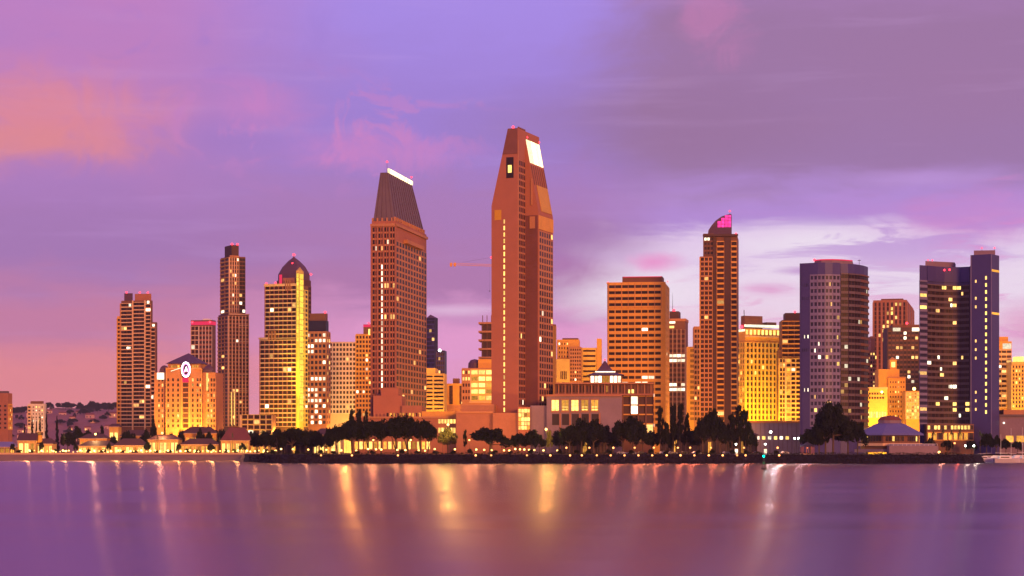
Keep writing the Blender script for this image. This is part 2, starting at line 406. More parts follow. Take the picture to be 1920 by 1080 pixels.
# loose stones lying on the bank
b = MB(); rn = random.Random(5)
for k in range(2600):
    X = rn.uniform(-140, 214); f = rn.uniform(0.02, 1.0); s = rn.uniform(.25, .75)
    c = (X, shore_y(X) + f * 8.0, -0.1 + f * GZ + s * .15)
    b.box(0, s * rn.uniform(.8, 1.7), 0, s, 0, s * .8, ROCK, rn.uniform(0, 3), c)
tag(b.build('riprap_stones'), 'dark loose riprap stones along the seawall bank', 'stones', kind='stuff')
# promenade kerb wall above the beach
b = MB(); b.box(-440, -150, 1213.2, 1213.8, 3.2, 4.7, CREAM); tag(b.build('promenade_wall'), 'low pale retaining wall above the orange lit beach', 'wall')
# parapet along the seawall promenade
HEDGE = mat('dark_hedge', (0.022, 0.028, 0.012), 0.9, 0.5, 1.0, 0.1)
b = MB(); rn = random.Random(9)
for k in range(5200):
    X = rn.uniform(-128, 205); y = shore_y(X) + 9.3 + rn.uniform(-.7, .7); z = GZ + rn.uniform(0, 1) ** .6 * (0.75 + .35 * math.sin(X * .7) * math.sin(X * .13))
    s = rn.uniform(.25, .5); r = [Vector((rn.uniform(-1, 1), rn.uniform(-1, 1), rn.uniform(-1, 1))) * s for _ in range(3)]
    b.quad([Vector((X, y, z)) + q for q in r], HEDGE)
tag(b.build('promenade_hedge'), 'low clipped dark hedge running along the top of the seawall', 'hedge', kind='stuff')

# hill far behind on the left
hillprof = lambda x: 4 + 128 * (0.80 + 0.11 * math.sin(x * .0041 + 1.2) + 0.07 * math.sin(x * .013) + .03 * math.sin(x * .037))
b = MB(); G = []; rn = random.Random(11)
for i in range(121):
    X = -2600 + i * 45; row = []
    for j in range(9):
        f = j / 8; z = GZ - 2 + (hillprof(X) - GZ) * (math.sin(f * math.pi / 2) ** 1.3) + (rn.uniform(-3, 3) if 0 < j < 8 else 0)
        row.append((X, 3600 + f * 900, z))
    G.append(row)
for i in range(120):
    for j in range(8): b.quad([G[i][j], G[i + 1][j], G[i + 1][j + 1], G[i][j + 1]], HILL)
hill = b.build('hill'); tag(hill, kind='structure')

# ------------------------------------------------------------------ buildings, from the left
# pale block at the far left edge
b = Bld('apartment_block', 'pink apartment block with orange lit flank left of the floodlit white block', -55, 15, 23, 1500, 14)
b.vol(SALMON, 0, b.wr, 0, b.wl, 0, b.z(737)); b.vol(GREYB, .5, b.wr - 1, 2, b.wl - 2, b.z(737), b.z(733), 'roof_parapet')
b.face(b.frame('L'), b.uL(-54), b.uL(15), b.z(806), b.z(757), 7, 6, SALMON, pier=.55, bh=.55, pd=.3, bd=.2, lit=.08)
b.face(b.frame('R'), 0.2, b.wr - .1, b.z(806), b.z(757), 3, 6, OCHRE, pier=.5, bh=.5, pd=.3, bd=.2, lit=.3, lits=(WARM, HOTW)); b.done()
b = Bld('apartment_block', 'floodlit white apartment block behind dark cypress trees', 52, 83, 87, 1700, 12)
b.vol(PALE, 0, b.wr, 0, b.wl, 0, b.z(757)); b.vol(BROWN, 1, b.wr - 1, b.uL(52) + 2, b.wl - 2, b.z(757), b.z(752), 'roof_parapet')
b.face(b.frame('L'), b.uL(52.3), b.uL(58), b.z(805), b.z(760), 1, 7, CREAM, pier=.2, bh=.5, pd=.3, bd=.5, lit=.2)
b.face(b.frame('L'), b.uL(60), b.uL(82), b.z(805), b.z(760), 4, 7, PALE, pier=.62, bh=.6, pd=.3, bd=.2, lit=.35, lits=(HOTW, WHITEW)); b.done()
flood('floodlight aimed at the white apartment block by the cypresses', 70, 1655, (fx(70, 1700), 1700, 26), 55000, (1, .62, .25), group=None)

# condominium tower with stepped wings
b = Bld('condo_tower', 'slender balcony tower with stepped shoulders and vertical cream piers, left of the hotel', 219.5, 291.5, 295, 1500, 10, group=None)
b.vol(BROWN, 0, b.wr, b.wl - b.uL(291.5), b.wl - b.uL(283), 0, b.z(604)); b.vol(BROWN, 0.4, b.wr - .3, b.wl - b.uL(283), b.wl - b.uL(227), 0, b.z(563))
b.vol(OCHRE, 0, b.wr, b.wl - b.uL(227), b.wl, 0, b.z(592)); f = b.frame('L')
g2 = lambda u0, u1, top, nb, wall, bd, lit=.03: b.face(f, b.uL(u0), b.uL(u1), b.z(800), b.z(top), nb, round((800 - top) / 7.3), wall, CREAM, pier=.08, bh=.27, pd=.75, bd=bd, glass=GLASS, lit=lit, sub=2, every=nb if nb > 1 else 1)
g2(227, 249, 568, 2, TAN, 1.0); g2(250, 272, 566, 2, TAN, .9); g2(273, 283, 570, 1, TAN, 1.0); g2(283.6, 291.3, 607, 1, TAN, .9)
b.face(f, b.uL(219.6), b.uL(226.8), b.z(800), b.z(596), 1, 28, OCHRE, pier=.35, bh=.4, pd=.3, bd=1.1, glass=GLASSR, lit=.02)
for px in (249.5, 272.5): b.fb('pier', CREAM, f, b.uL(px - 1), b.uL(px + 1), 0, b.z(563), 0, 1.4)
b.vol(PLUM, 1, b.wr - 2, b.wl - b.uL(247), b.wl - b.uL(232), b.z(563), b.z(549), 'mechanical_block'); b.vol(SALMON, 2, b.wr - 2, b.wl - b.uL(282), b.wl - b.uL(251), b.z(563), b.z(550), 'mechanical_block')
for px, py in ((235, 547), (260, 547.5), (275, 548)): b.beacon(2.5, b.wl - b.uL(px), b.z(py), .7)
for px, py in ((244, 571), (278, 566), (288, 609), (240, 652), (243, 652)): b.fb('lit_window', WHITEW, f, b.uL(px - 2), b.uL(px + 2), b.z(py + 3), b.z(py - 2), .1, .5)
b.done()

# hotel with ringed sign and hipped roof
b = Bld('hotel_building', 'floodlit orange hotel with plum hipped roof and glowing ring sign', 287.5, 403, None, 1300, 3, 30, group=None)
yy = lambda px: b.wl - b.uL(px); f = b.frame('L')
b.vol(SALMON, 0, 30, yy(377), yy(312), 0, b.z(690)); b.vol(SALMON, 2.5, 28, yy(312), yy(287.5), 0, b.z(698)); b.vol(SALMON, 2.5, 28, yy(403), yy(377), 0, b.z(698))
b.vol(TAN, 1, 29, yy(375), yy(314), b.z(690), b.z(681.5), 'attic_storey')
b.hip('roof', PLUM, -.8, 30, yy(378), yy(311), b.z(681.5), b.z(660)); 
def dome(x0, x1):
    m = MB(); y0, y1 = yy(x1), yy(x0); cy = (y0 + y1) / 2; r = (y1 - y0) / 2; h = b.z(684) - b.z(698)
    prev = None
    for k in range(6):
        a = math.pi / 2 * k / 5; w = r * math.cos(a) + .05; z = b.z(698) + h * math.sin(a)
        ring = [(2.5 + r - w, cy - w, z), (2.5 + r + w, cy - w, z), (2.5 + r + w, cy + w, z), (2.5 + r - w, cy + w, z)]
        if prev: m.frustum(prev, ring, PLUM)
        prev = ring
    m.build('corner_roof', b.root)
dome(297, 313); dome(379, 397)
for j in range(10):
    z0 = b.z(715 + j * 9.6)
    for px in (315.5, 324.5, 334, 361.5, 370.5, 379 - 3):
        r_ = b.rnd.random(); b.win(WARM if r_ < .16 else GLASS, f, b.uL(px - 1.6), b.uL(px + 1.6), z0, z0 + 1.9, .01, .07)
        b.fb('sill', TAN, f, b.uL(px - 2.0), b.uL(px + 2.0), z0 - .25, z0 - .02, 0, .22)
    if j > 0: b.win(GLASSR, f, b.uL(343), b.uL(353), z0 - .2, z0 + 2.2, .01, .1)
    f2 = b.frame('L', 2.5)
    for px in (296.5, 303, 389, 395, 400): b.win(WARM if b.rnd.random() < .25 else GLASS, f2, b.uL(px - 1.4), b.uL(px + 1.4), z0, z0 + 1.9, .01, .07)
for px in (311.8, 341, 355, 378): b.fb('pilaster', TAN, f, b.uL(px - 1.0), b.uL(px + 1.0), 0, b.z(690), 0, .35)
b.fb('cornice', TAN, f, b.uL(311), b.uL(378), b.z(692), b.z(689.5), 0, .9)
for k in range(4): b.fb('attic_window', AMBER, b.frame('L', 1), b.uL(320 + k * 4.2), b.uL(323 + k * 4.2), b.z(689), b.z(684.5), .02, .12)
for k in range(3): b.fb('attic_window', AMBER, b.frame('L', 1), b.uL(360 + k * 4.2), b.uL(363 + k * 4.2), b.z(689), b.z(684.5), .02, .12)
b.fb('lit_panel', WHITEW, f2, b.uL(293), b.uL(306), b.z(711), b.z(698.5), .05, .4)
b.fb('lit_strip', HOTW, f2, b.uL(385.5), b.uL(389), b.z(732), b.z(699), .05, .5)
b.fb('red_panel', REDBAND, f, b.uL(342), b.uL(355), b.z(717), b.z(708), .05, .3); b.done()
# ring sign: an oval neon ring with a flame-like mark inside
sg = empty('neon_sign', (0, 0, 0)); tag(sg, 'oval white and pink neon ring sign high on the orange hotel', 'sign')
P = Vector((fx(348.5, 1298.3), 1298.3, fz(693, 1298.3))); k_ = 1298.3 / F
sg.location = P; m = MB(); m2 = MB()
for q in range(24):
    a0, a1 = 2 * math.pi * q / 24, 2 * math.pi * (q + 1) / 24
    pt = lambda a, s: (s * 7.6 * k_ * math.cos(a), 0, s * 13.5 * k_ * math.sin(a))
    m.tube(pt(a0, 1), pt(a1, 1), .42, .42, NEONW, 6); m2.tube(pt(a0, .8), pt(a1, .8), .28, .28, NEONP, 6)
m.build('ring', sg); m2.build('inner_ring', sg)
m = MB(); m.tube((-.9, 0, -1.6), (.3, 0, 1.8), .3, .2, NEONW); m.tube((.3, 0, 1.8), (.9, 0, -1.4), .2, .3, NEONW); m.tube((-.9, 0, -1.6), (.9, 0, -1.4), .3, .3, REDBAND); m.build('inner_mark', sg)
m = MB(); m.box(-2.6, 2.6, .5, .75, -4.6, 4.6, METAL); m.build('back_plate', sg)
m = MB(); m.tube((-2.9, .2, 1.2), (-9.6, .2, -1.0), .16, .16, WHITEW, 5); m.build('neon_tail', sg)
flood('floodlight washing the foot of the orange hotel, left bay', 330, 1282, (fx(328, 1300), 1300, 34), 190000, (1, .55, .05), 110); flood('floodlight washing the foot of the orange hotel, right bay', 368, 1282, (fx(370, 1300), 1300, 34), 170000, (1, .55, .05), 110)

# pale tower with red neon crown
b = Bld('condo_tower', 'pale gridded tower with red neon crown band rising behind the hotel', 358, 398, 404.5, 1750, 12, group=None)
b.vol(BROWN, 0, b.wr, 0, b.wl, 0, b.z(600)); f = b.frame('L')
b.face(f, .2, b.uL(373), b.z(760), b.z(611), 2, 17, CREAM, pier=.12, bh=.2, pd=.4, bd=.6, glass=GLASSR, lit=.08)
b.face(f, b.uL(373.5), b.wl - .1, b.z(760), b.z(611), 4, 17, PALE, SALMON, pier=.2, bh=.42, pd=.7, bd=.4, glass=GLASSR, lit=.05)
b.fb('crown_band', REDBAND, f, .3, b.wl, b.z(609), b.z(602.5), 0, .3); b.fb('crown_band', REDBAND, b.frame('R'), .2, b.wr, b.z(609), b.z(602.5), 0, .3)
b.vol(WHITE, 2, b.wr - 2, yy(0) * 0 + 3, b.wl - 10, b.z(600), b.z(597), 'roof_light_box')
for px in (361, 394): b.beacon(-.5, b.wl - b.uL(px), b.z(604), .9)
b.done()

# tallest condominium tower on the left
b = Bld('condo_tower', 'tallest brown condo tower left of the cream stepped tower, with a setback near its top', 409.5, 428, 466.5, 1400, 62, group=None)
b.vol(BROWN, 0, b.wr, 0, b.wl, 0, b.z(588)); ins = 1.3
b.vol(BROWN, ins, b.wr - 2.0, ins, b.wl - ins, b.z(588), b.z(480)); b.vol(DKBROWN, 3.5, b.wr - 6.2, 3, b.wl - 3, b.z(480), b.z(458), 'mechanical_block')
fL, fR = b.frame('L'), b.frame('R')
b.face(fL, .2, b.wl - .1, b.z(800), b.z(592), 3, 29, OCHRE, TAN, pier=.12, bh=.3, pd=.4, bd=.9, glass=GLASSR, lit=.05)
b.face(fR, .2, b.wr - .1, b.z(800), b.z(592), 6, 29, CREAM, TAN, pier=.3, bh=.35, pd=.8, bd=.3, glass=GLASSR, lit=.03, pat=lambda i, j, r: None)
for py in (610, 640, 671, 702, 733, 764): b.fb('belt_course', CREAM, fR, b.uR(447), b.wr, b.z(py), b.z(py - 1.2), 0, 1.0)
b.face(b.frame('L', ins), ins + .1, b.wl - ins, b.z(586), b.z(482), 2, 14, TAN, OCHRE, pier=.2, bh=.3, pd=.4, bd=.8, glass=GLASSR, lit=.06)
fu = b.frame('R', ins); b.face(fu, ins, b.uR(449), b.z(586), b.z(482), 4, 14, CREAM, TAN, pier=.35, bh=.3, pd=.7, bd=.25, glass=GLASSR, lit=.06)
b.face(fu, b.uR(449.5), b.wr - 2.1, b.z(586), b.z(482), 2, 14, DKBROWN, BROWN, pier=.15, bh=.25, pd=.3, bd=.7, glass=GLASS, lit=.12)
b.fb('cornice', CREAM, fR, 0, b.wr, b.z(590), b.z(587.5), 0, 1.1); b.fb('cornice', TAN, fu, ins, b.uR(449), b.z(481), b.z(478.5), 0, 1)
for px in (424, 447): b.beacon(4, 3.5, b.z(456.5), .8) if px == 424 else b.beacon(b.wr - 7, 3.5, b.z(456.5), .8)
for px in (433, 438.5): b.fb('light_strip', HOTW, fR, b.uR(px - .5), b.uR(px + .5), b.z(797), b.z(735), .8, .95)
b.done()

# cream stepped tower with yellow lit edge
b = Bld('condo_tower', 'cream stepped tower with a yellow floodlit vertical edge strip', 487.5, 556, 577.5, 1350, 16, group=None)
f = b.frame('L'); fR = b.frame('R'); yy = lambda px: b.wl - b.uL(px)
b.vol(BROWN, 0, b.wr, 0, b.wl, 0, b.z(633)); b.vol(BROWN, 0, b.wr, 0, yy(498), b.z(633), b.z(533)); b.vol(TAN, 2, b.wr - 2, 2, yy(528), b.z(533), b.z(520), 'penthouse')
b.face(f, .3, b.wl - .1, b.z(800), b.z(637), 8, 19, SALMON, CREAM, pier=.2, bh=.25, pd=.6, bd=.9, glass=GLASSR, lit=.02, pat=lambda i, j, r: None)
b.face(f, b.uL(498), b.wl - .1, b.z(634), b.z(535), 7, 12, SALMON, CREAM, pier=.2, bh=.25, pd=.6, bd=.9, glass=GLASSR, lit=.03)
b.fb('cornice', CREAM, f, b.uL(496), b.wl + .5, b.z(535.5), b.z(531.5), 0, 1.3); b.fb('cornice', CREAM, f, -.5, b.uL(506), b.z(636), b.z(632), 0, 1.3)
for px in (505, 511, 517): b.fb('crown_post', SALMON, f, b.uL(px - 1), b.uL(px + 1), b.z(637), b.z(620), .1, 1.5)
for px in (537, 541, 545): b.fb('crown_post', SALMON, f, b.uL(px - 1), b.uL(px + 1), b.z(545), b.z(524), .1, 1.5)
uu = b.uR
b.fb('edge_pylon', YELLOW, fR, -.6, uu(564), 0, b.z(508), 0, 2.0); b.hip('pylon_cap', YELLOW, -.6, uu(564), -2.0, 0, b.z(508), b.z(500))
b.face(fR, uu(565), b.wr - .1, b.z(800), b.z(540), 2, 30, YELLOW, pier=.4, bh=.4, pd=.14, bd=.12, lit=.05)
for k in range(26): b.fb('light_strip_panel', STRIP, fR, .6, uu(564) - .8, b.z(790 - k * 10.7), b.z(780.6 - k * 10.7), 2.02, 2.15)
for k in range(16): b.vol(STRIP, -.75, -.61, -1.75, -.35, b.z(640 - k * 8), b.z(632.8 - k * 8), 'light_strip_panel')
for px, py in ((499, 532), (516, 531)): b.beacon(.5, yy(px), b.z(py - 1.5), .7)
b.done()
for zz, pw in ((GZ, 90000), (60, 60000)):
    pass
flood('floodlight aimed up the yellow edge strip of the cream tower', 588, 1310, (fx(566, 1355), 1355, 40), 260000, (1, .72, .05), 60, group=None)
flood('floodlight below the yellow edge strip beside the garden annex', 582, 1325, (fx(567, 1355), 1355, 85), 900000, (1, .74, .05), 34, group=None)
# garden annex frame at its foot
b = Bld('annex_building', 'open framed annex with bright yellow slab edges beside the cream tower', 452, 510, None, 1290, 4, 14, group=None); f = b.frame('L')
b.vol(BROWN, 1.5, 14, 0, b.wl, 0, b.z(777)); b.face(b.frame('L', 1.5), 0.2, b.wl - .1, b.z(815), b.z(777), 5, 4, CREAM, YELLOW, pier=.16, bh=.26, pd=1.2, bd=1.5, glass=GLASSR, lit=.15); b.done()
flood('floodlight inside the open framed annex court', 478, 1268, (fx(478, 1290), 1290, 14), 15000, (1, .62, .06), 120, group=None)

# dark domed tower behind
b = Bld('office_tower', 'dark tower with faceted pointed dome and red lit arch behind the cream tower', 519, 565, 583, 1600, 30, group=None)
b.vol(DKBROWN, 0, b.wr, 0, b.wl, 0, b.z(524)); f = b.frame('L')
b.face(b.frame('R'), .2, b.wr - .2, b.z(640), b.z(535), 3, 12, DKBROWN, BROWN, pier=.3, bh=.4, lit=.08)
cx, cy = b.wr / 2, b.wl / 2; ring = lambda s, py: [(cx + s * b.wr / 2 * x, cy + s * b.wl / 2 * y, b.z(py)) for x, y in ((-1, -.75), (-.75, -1), (.75, -1), (1, -.75), (1, .75), (.75, 1), (-.75, 1), (-1, .75))]
m = MB()
for (s0, p0), (s1, p1) in zip(((1.0, 524), (.99, 512), (.72, 498), (.36, 487), (.06, 480)), ((.99, 512), (.72, 498), (.36, 487), (.06, 480), (.03, 478))): m.frustum(ring(s0, p0), ring(s1, p1), PLUM)
dome_ = m.build('dome_roof', b.root); b.fb('arch_window', REDBAND, f, b.uL(524), b.uL(529), b.z(531), b.z(513), .1, .4)
m = MB(); m.tube((cx, cy, b.z(482)), (cx, cy, b.z(474)), .5, .15, METAL); sub(m.build('spire', b.root), dome_)
b.beacon(cx, cy, b.z(475), 1.0); b.beacon(cx - 3, cy - 1, b.z(492), .8); b.beacon(b.wr, 0, b.z(512), .8); b.done()

# office with lit windows
b = Bld('office_building', 'brown office block with rows of white lit windows and dark recessed cap', 574, 612, 619, 1450, 14, group=None)
b.vol(TAN, 0, b.wr, 0, b.wl, 0, b.z(621)); f = b.frame('L'); b.vol(GLASSB, 1.2, b.wr - 1, .8, b.wl - 1.5, b.z(621), b.z(601), 'glass_cap'); b.vol(BROWN, 2, b.wr - 1, 1.5, b.wl - 2, b.z(601), b.z(587), 'mechanical_block')
rows_lit = {15, 8, 6, 5, 4, 3, 13}
b.face(f, .2, b.wl - .1, b.z(797), b.z(623), 5, 17, TAN, TAN, pier=.34, bh=.42, pd=.4, bd=.3, glass=GLASSB, lit=.15, lits=(WHITEW,), pat=lambda i, j, r: (WHITEW if j in rows_lit and r < .72 else None))
b.face(b.frame('R'), .2, b.wr - .1, b.z(797), b.z(623), 2, 17, TAN, TAN, pier=.34, bh=.42, pd=.4, bd=.3, glass=GLASSB, lit=.3, lits=(WHITEW, WARM)); b.beacon(2, 1.6, b.z(585), .8); b.done()
flood('floodlight at the foot of the office with white lit windows', 600, 1425, (fx(600, 1450), 1450, 14), 26000, (1, .5, .04), 110)

# pale gridded block
b = Bld('office_building', 'pale cream block with even grid of dark square windows', 617, 667.5, None, 1500, 2, 25, group=None)
b.vol(CREAM, 0, 25, 0, b.wl, 0, b.z(641)); b.face(b.frame('L'), .1, b.wl - .1, b.z(776), b.z(642), 8, 15, PALE, pier=.36, bh=.4, pd=.5, bd=.4, lit=.02); b.done()
flood('floodlight at the foot of the pale gridded block', 642, 1470, (fx(642, 1500), 1500, 18), 80000, (1, .66, .14), 120)
# orange block next to the slab hotel
b = Bld('office_building', 'narrow orange block with red crowned roof room beside the slab hotel with sloping roof', 667, 697, None, 1400, 3, 20, group=None)
b.vol(OCHRE, 0, 20, 0, b.wl, 0, b.z(626)); f = b.frame('L'); b.vol(BROWN, 1, 18, 0.5, b.wl - b.uL(681), b.z(626), b.z(608), 'mechanical_block'); b.fb('crown_band', REDBAND, b.frame('L', 1), b.uL(681), b.wl - .5, b.z(613), b.z(608.5), .05, .3)
b.face(f, .1, b.wl - .1, b.z(790), b.z(628), 5, 19, OCHRE, pier=.36, bh=.42, pd=.4, bd=.3, glass=GLASSR, lit=.12, lits=(WARM, HOTW, WHITEW)); b.beacon(.5, 2, b.z(606), .7)
b.fb('lit_panel', HOTW, f, b.uL(691), b.uL(694), b.z(628), b.z(617), .5, .8); b.done()

# slab hotel with sloping slate roof
b = Bld('hotel_tower', 'tall slab hotel with sloping slate roof crowned by a line of lights', 697, 742, 799.5, 1090, 11, group=None)
b.vol(ROSE, 0, b.wr, 0, b.wl, 0, b.z(414)); f = b.frame('L'); fR = b.frame('R'); zt = b.z(414)
def seapat(i, j, r):
    if i == 3 and j < 21: return WHITEW if r < .88 else None
    if j in (23, 24): return WHITEW if i in (1, 2, 4, 5) and r < .7 else None
    if j in (12, 17) and i > 3: return WARM if r < .6 else None
    return None
b.face(f, .35, b.wl - .1, b.z(740), b.z(424), 8, 27, ROSE, TAN, pier=.28, bh=.30, pd=.45, bd=.3, lit=.015, pat=seapat)
for i in range(0, 9, 2): b.fb('major_pier', SALMON, f, max(-.5, b.wl * i / 8 - .45), min(b.wl + .5, b.wl * i / 8 + .45), 0, b.z(424), .1, .8)
b.face(fR, .4, b.wr - .1, b.z(760), b.z(450), 11, 27, TAN, TAN, pier=.34, bh=.32, pd=.14, bd=.12, glass=GLASS, lit=.02)
b.fb('cornice', TAN, f, -.6, b.wl + .6, b.z(424), b.z(419), 0, 1.0); b.fb('cornice', TAN, fR, -1, b.wr, b.z(424), b.z(419), 0, 1.0)
b.fb('terrace_ledge', TAN, fR, b.wr * .25, b.wr * .8, b.z(450), b.z(443), 0, 2.2)
for i in range(14): b.fb('parapet_post', TAN, fR, b.wr * i / 14, b.wr * i / 14 + 1.2, zt, zt + 2.2, -1.2, 0)
for i in range(5): b.fb('parapet_post', TAN, f, b.wl * i / 5, b.wl * i / 5 + .8, zt, zt + 1.8, -.8, 0)
# the roof: both long sides lean in to a narrow ridge deck
x0, x1, y0, y1 = .8, b.wr - .8, .8, b.wl - .6; rx0, rx1 = 2.0, b.wr * .80; ry0, ry1 = 4.8, b.wl - 4.2; zr0 = b.z(322)
m = MB(); m.frustum([(x0, y0, zt), (x1, y0, zt), (x1, y1, zt), (x0, y1, zt)], [(rx0, ry0, zr0), (rx1, ry0, zr0), (rx1, ry1, zr0), (rx0, ry1, zr0)], SLATE); roof = m.build('roof', b.root)
for i in range(12):
    k = (i + .5) / 12; m = MB(); m.tube((x0 + (x1 - x0) * k, y0 - .05, zt), (rx0 + (rx1 - rx0) * k, ry0 - .05, zr0), .32, .28, PLUM, 4); sub(m.build('roof_rib', b.root), roof)
for i in range(4):
    k = (i + .5) / 4; m = MB(); m.tube((x0 - .05, y0 + (y1 - y0) * k, zt), (rx0 - .05, ry0 + (ry1 - ry0) * k, zr0), .12, .1, PLUM, 4); sub(m.build('roof_rib', b.root), roof)
for i in range(16):
    x = rx0 + (rx1 - rx0) * (i + .5) / 16; sub(b.vol(CROWN, x - 1.3, x + 1.3, ry0 - .5, ry0 + .3, zr0 + .1, zr0 + 2.3, 'crown_light'), roof)
m = MB(); m.tube((rx0, ry0 + .5, zr0), (rx0, ry0 + .5, zr0 + 5.6), .12, .06, METAL); m.build('antenna', b.root); b.beacon(rx0, ry0 + .5, zr0 + 5.7, .5)
m = MB(); m.tube((rx1, ry0 + .5, zr0), (rx1, ry0 + .5, zr0 + 4.6), .12, .06, METAL); m.build('antenna', b.root); b.beacon(rx1, ry0 + .5, zr0 + 4.7, .5); b.done()
# its stepped podium
b = Bld('hotel_podium', 'stepped salmon podium at the foot of the slab hotel with sloping roof', 662, 856, None, 1052, 1, 60, group=None); f = b.frame('L'); yy = lambda px: b.wl - b.uL(px)
b.vol(SALMON, 0, 60, yy(856), yy(660), 0, b.z(782)); b.vol(ROSE, 6, 40, yy(752), yy(698), b.z(782), b.z(741)); b.vol(ROSE, 8, 36, yy(745), yy(712), b.z(741), b.z(727)); b.vol(SALMON, 4, 40, yy(790), yy(752), b.z(782), b.z(760)); b.vol(OCHRE, 3, 50, yy(856), yy(790), b.z(782), b.z(771))
b.fb('cornice', TAN, f, b.uL(660), b.wl, b.z(784), b.z(781), 0, .7)
for k in range(14): b.fb('parapet_post', TAN, b.frame('L', 3.9), b.uL(700 + k * 7), b.uL(702 + k * 7), b.z(782), b.z(775), 0, .4)
for k in range(11): b.win(AMBER if k % 3 else GLASS, b.frame('L', 4), b.uL(724 + k * 6), b.uL(727.5 + k * 6), b.z(781), b.z(774), .02, .3)
for k in range(6): b.win(HOTW, f, b.uL(822 + k * 5.6), b.uL(826 + k * 5.6), b.z(794), b.z(786), .02, .2)
for k in range(6): b.win(HOTW, f, b.uL(822 + k * 5.6), b.uL(826 + k * 5.6), b.z(812), b.z(802), .02, .2)
for k in range(16): b.win(HOTW if k % 2 else AMBER, f, b.uL(665 + k * 9), b.uL(671 + k * 9), b.z(842), b.z(828), .02, .2)
b.done()

# dark glass towers and yellow striped block between the hotels
b = Bld('office_tower', 'dark blue glass tower with slanted top behind the yellow striped block', 799, 815, 821, 1750, 25, group=None)
b.vol(GLASSB, 0, b.wr, 0, b.wl, 0, b.z(596)); b.hip('roof', PLUM, 0, b.wr, 0, b.wl, b.z(596), b.z(589), 4, 6)
b.face(b.frame('L'), .2, b.wl - .1, b.z(760), b.z(600), 3, 20, GLASSB, BLUE, pier=.15, bh=.3, pd=.2, bd=.3, glass=GLASSB, lit=.06); b.done()
b = Bld('office_tower', 'shorter dark glass tower with bright roof lamp behind the yellow striped block', 818, 833.5, None, 1700, 4, 18, group=None)
b.vol(GLASSB, 0, 18, 0, b.wl, 0, b.z(657)); b.face(b.frame('L'), .1, b.wl - .1, b.z(760), b.z(660), 4, 12, BROWN, BLUE, pier=.2, bh=.3, pd=.2, bd=.3, glass=GLASSB, lit=.12); ball('roof_lamp', LAMPC, b.root, (0, 4, b.z(657)), 1.0); b.done()
b = Bld('office_building', 'yellow block with stacked dark horizontal window slots beside the slab hotel', 792, 833, None, 1320, 3, 20, group=None); f = b.frame('L')
b.vol(YELLOW, 0, 20, 0, b.wl - b.uL(816), 0, b.z(700)); b.vol(YELLOW, 0, 20, b.wl - b.uL(816), b.wl, 0, b.z(690))
b.face(f, .1, b.wl - .1, b.z(770), b.z(702), 2, 9, YELLOW, pier=.12, bh=.55, pd=.35, bd=.3, lit=.03); b.done()
flood('floodlight below the yellow block with dark window slots', 815, 1300, (fx(815, 1320), 1320, 24), 30000, (1, .60, .06), 110)
# low orange building with slots, lit office, unfinished frame
b = Bld('office_building', 'low orange building with two tall dark window strips', 833, 868, None, 1350, 3, 20, group=None); f = b.frame('L')
b.vol(OCHRE, 0, 20, 0, b.wl, 0, b.z(719)); b.vol(BROWN, 4, 12, 3, 7, b.z(719), b.z(709), 'roof_room')
for px in (846, 865): b.fb('window_recess', DKBROWN, f, b.uL(px - 3.5), b.uL(px + 3), b.z(758), b.z(723), .0, .12)
for px in (844, 847, 863, 866):
    for j in range(7): b.win(WARM if b.rnd.random() < .12 else GLASSR, f, b.uL(px - 1), b.uL(px + 1), b.z(757 - j * 5), b.z(753.4 - j * 5), .13, .2)
b.fb('plinth', TAN, f, 0, b.wl, 0, b.z(760), 0, .8); b.done()
b = Bld('office_building', 'brightly lit office with yellow glowing upper floors beside the tallest hotel', 866, 925, None, 1260, 4, 22, group=None); f = b.frame('L'); yy = lambda px: b.wl - b.uL(px)
b.vol(TAN, 0, 22, 0, b.wl, 0, b.z(690)); b.vol(OCHRE, 2, 20, 0, yy(896), b.z(690), b.z(673), 'roof_room')
m = MB(); m.lathe([(4.2, b.z(690)), (4.0, b.z(680)), (2.6, b.z(674)), (.1, b.z(672))], PLUM, 12, (8, yy(888))); m.build('round_roof', b.root)
b.face(f, b.uL(883), b.wl - .2, b.z(752), b.z(692), 3, 5, CREAM, YELLOW, pier=.14, bh=.35, pd=.6, bd=.8, glass=HOTW, lit=0, pat=lambda i, j, r: (HOTW if r < .75 else AMBER))
b.face(f, .2, b.uL(882), b.z(752), b.z(692), 3, 5, TAN, TAN, pier=.4, bh=.5, pd=.4, bd=.3, glass=GLASSR, lit=.25, lits=(WARM, HOTW)); b.fb('cornice', CREAM, f, b.uL(880), b.wl, b.z(755), b.z(752.5), 0, 1); 
for k in range(4): b.win(HOTW, f, b.uL(890 + k * 7), b.uL(894 + k * 7), b.z(767), b.z(760), .02, .1)
b.done()
b = Bld('unfinished_tower', 'unfinished concrete frame with jutting floor slabs behind the tallest hotel', 897, 935, None, 1500, 4, 18, group=None)
b.vol(DKBROWN, 1.5, 17, 0, b.wl - 2.2, 0, b.z(606))
for j in range(5): b.vol(TAN, 0, 18, 0, b.wl, b.z(672 - j * 16.2), b.z(668.5 - j * 16.2), 'floor_slab')
for j in range(5):
    for k in range(4): b.vol(BROWN, .4, 1.0, 2.0 + k * 3.2, 2.5 + k * 3.2, b.z(668.5 - j * 16.2), b.z(656 - j * 16.2) + .05, 'column')
b.done()

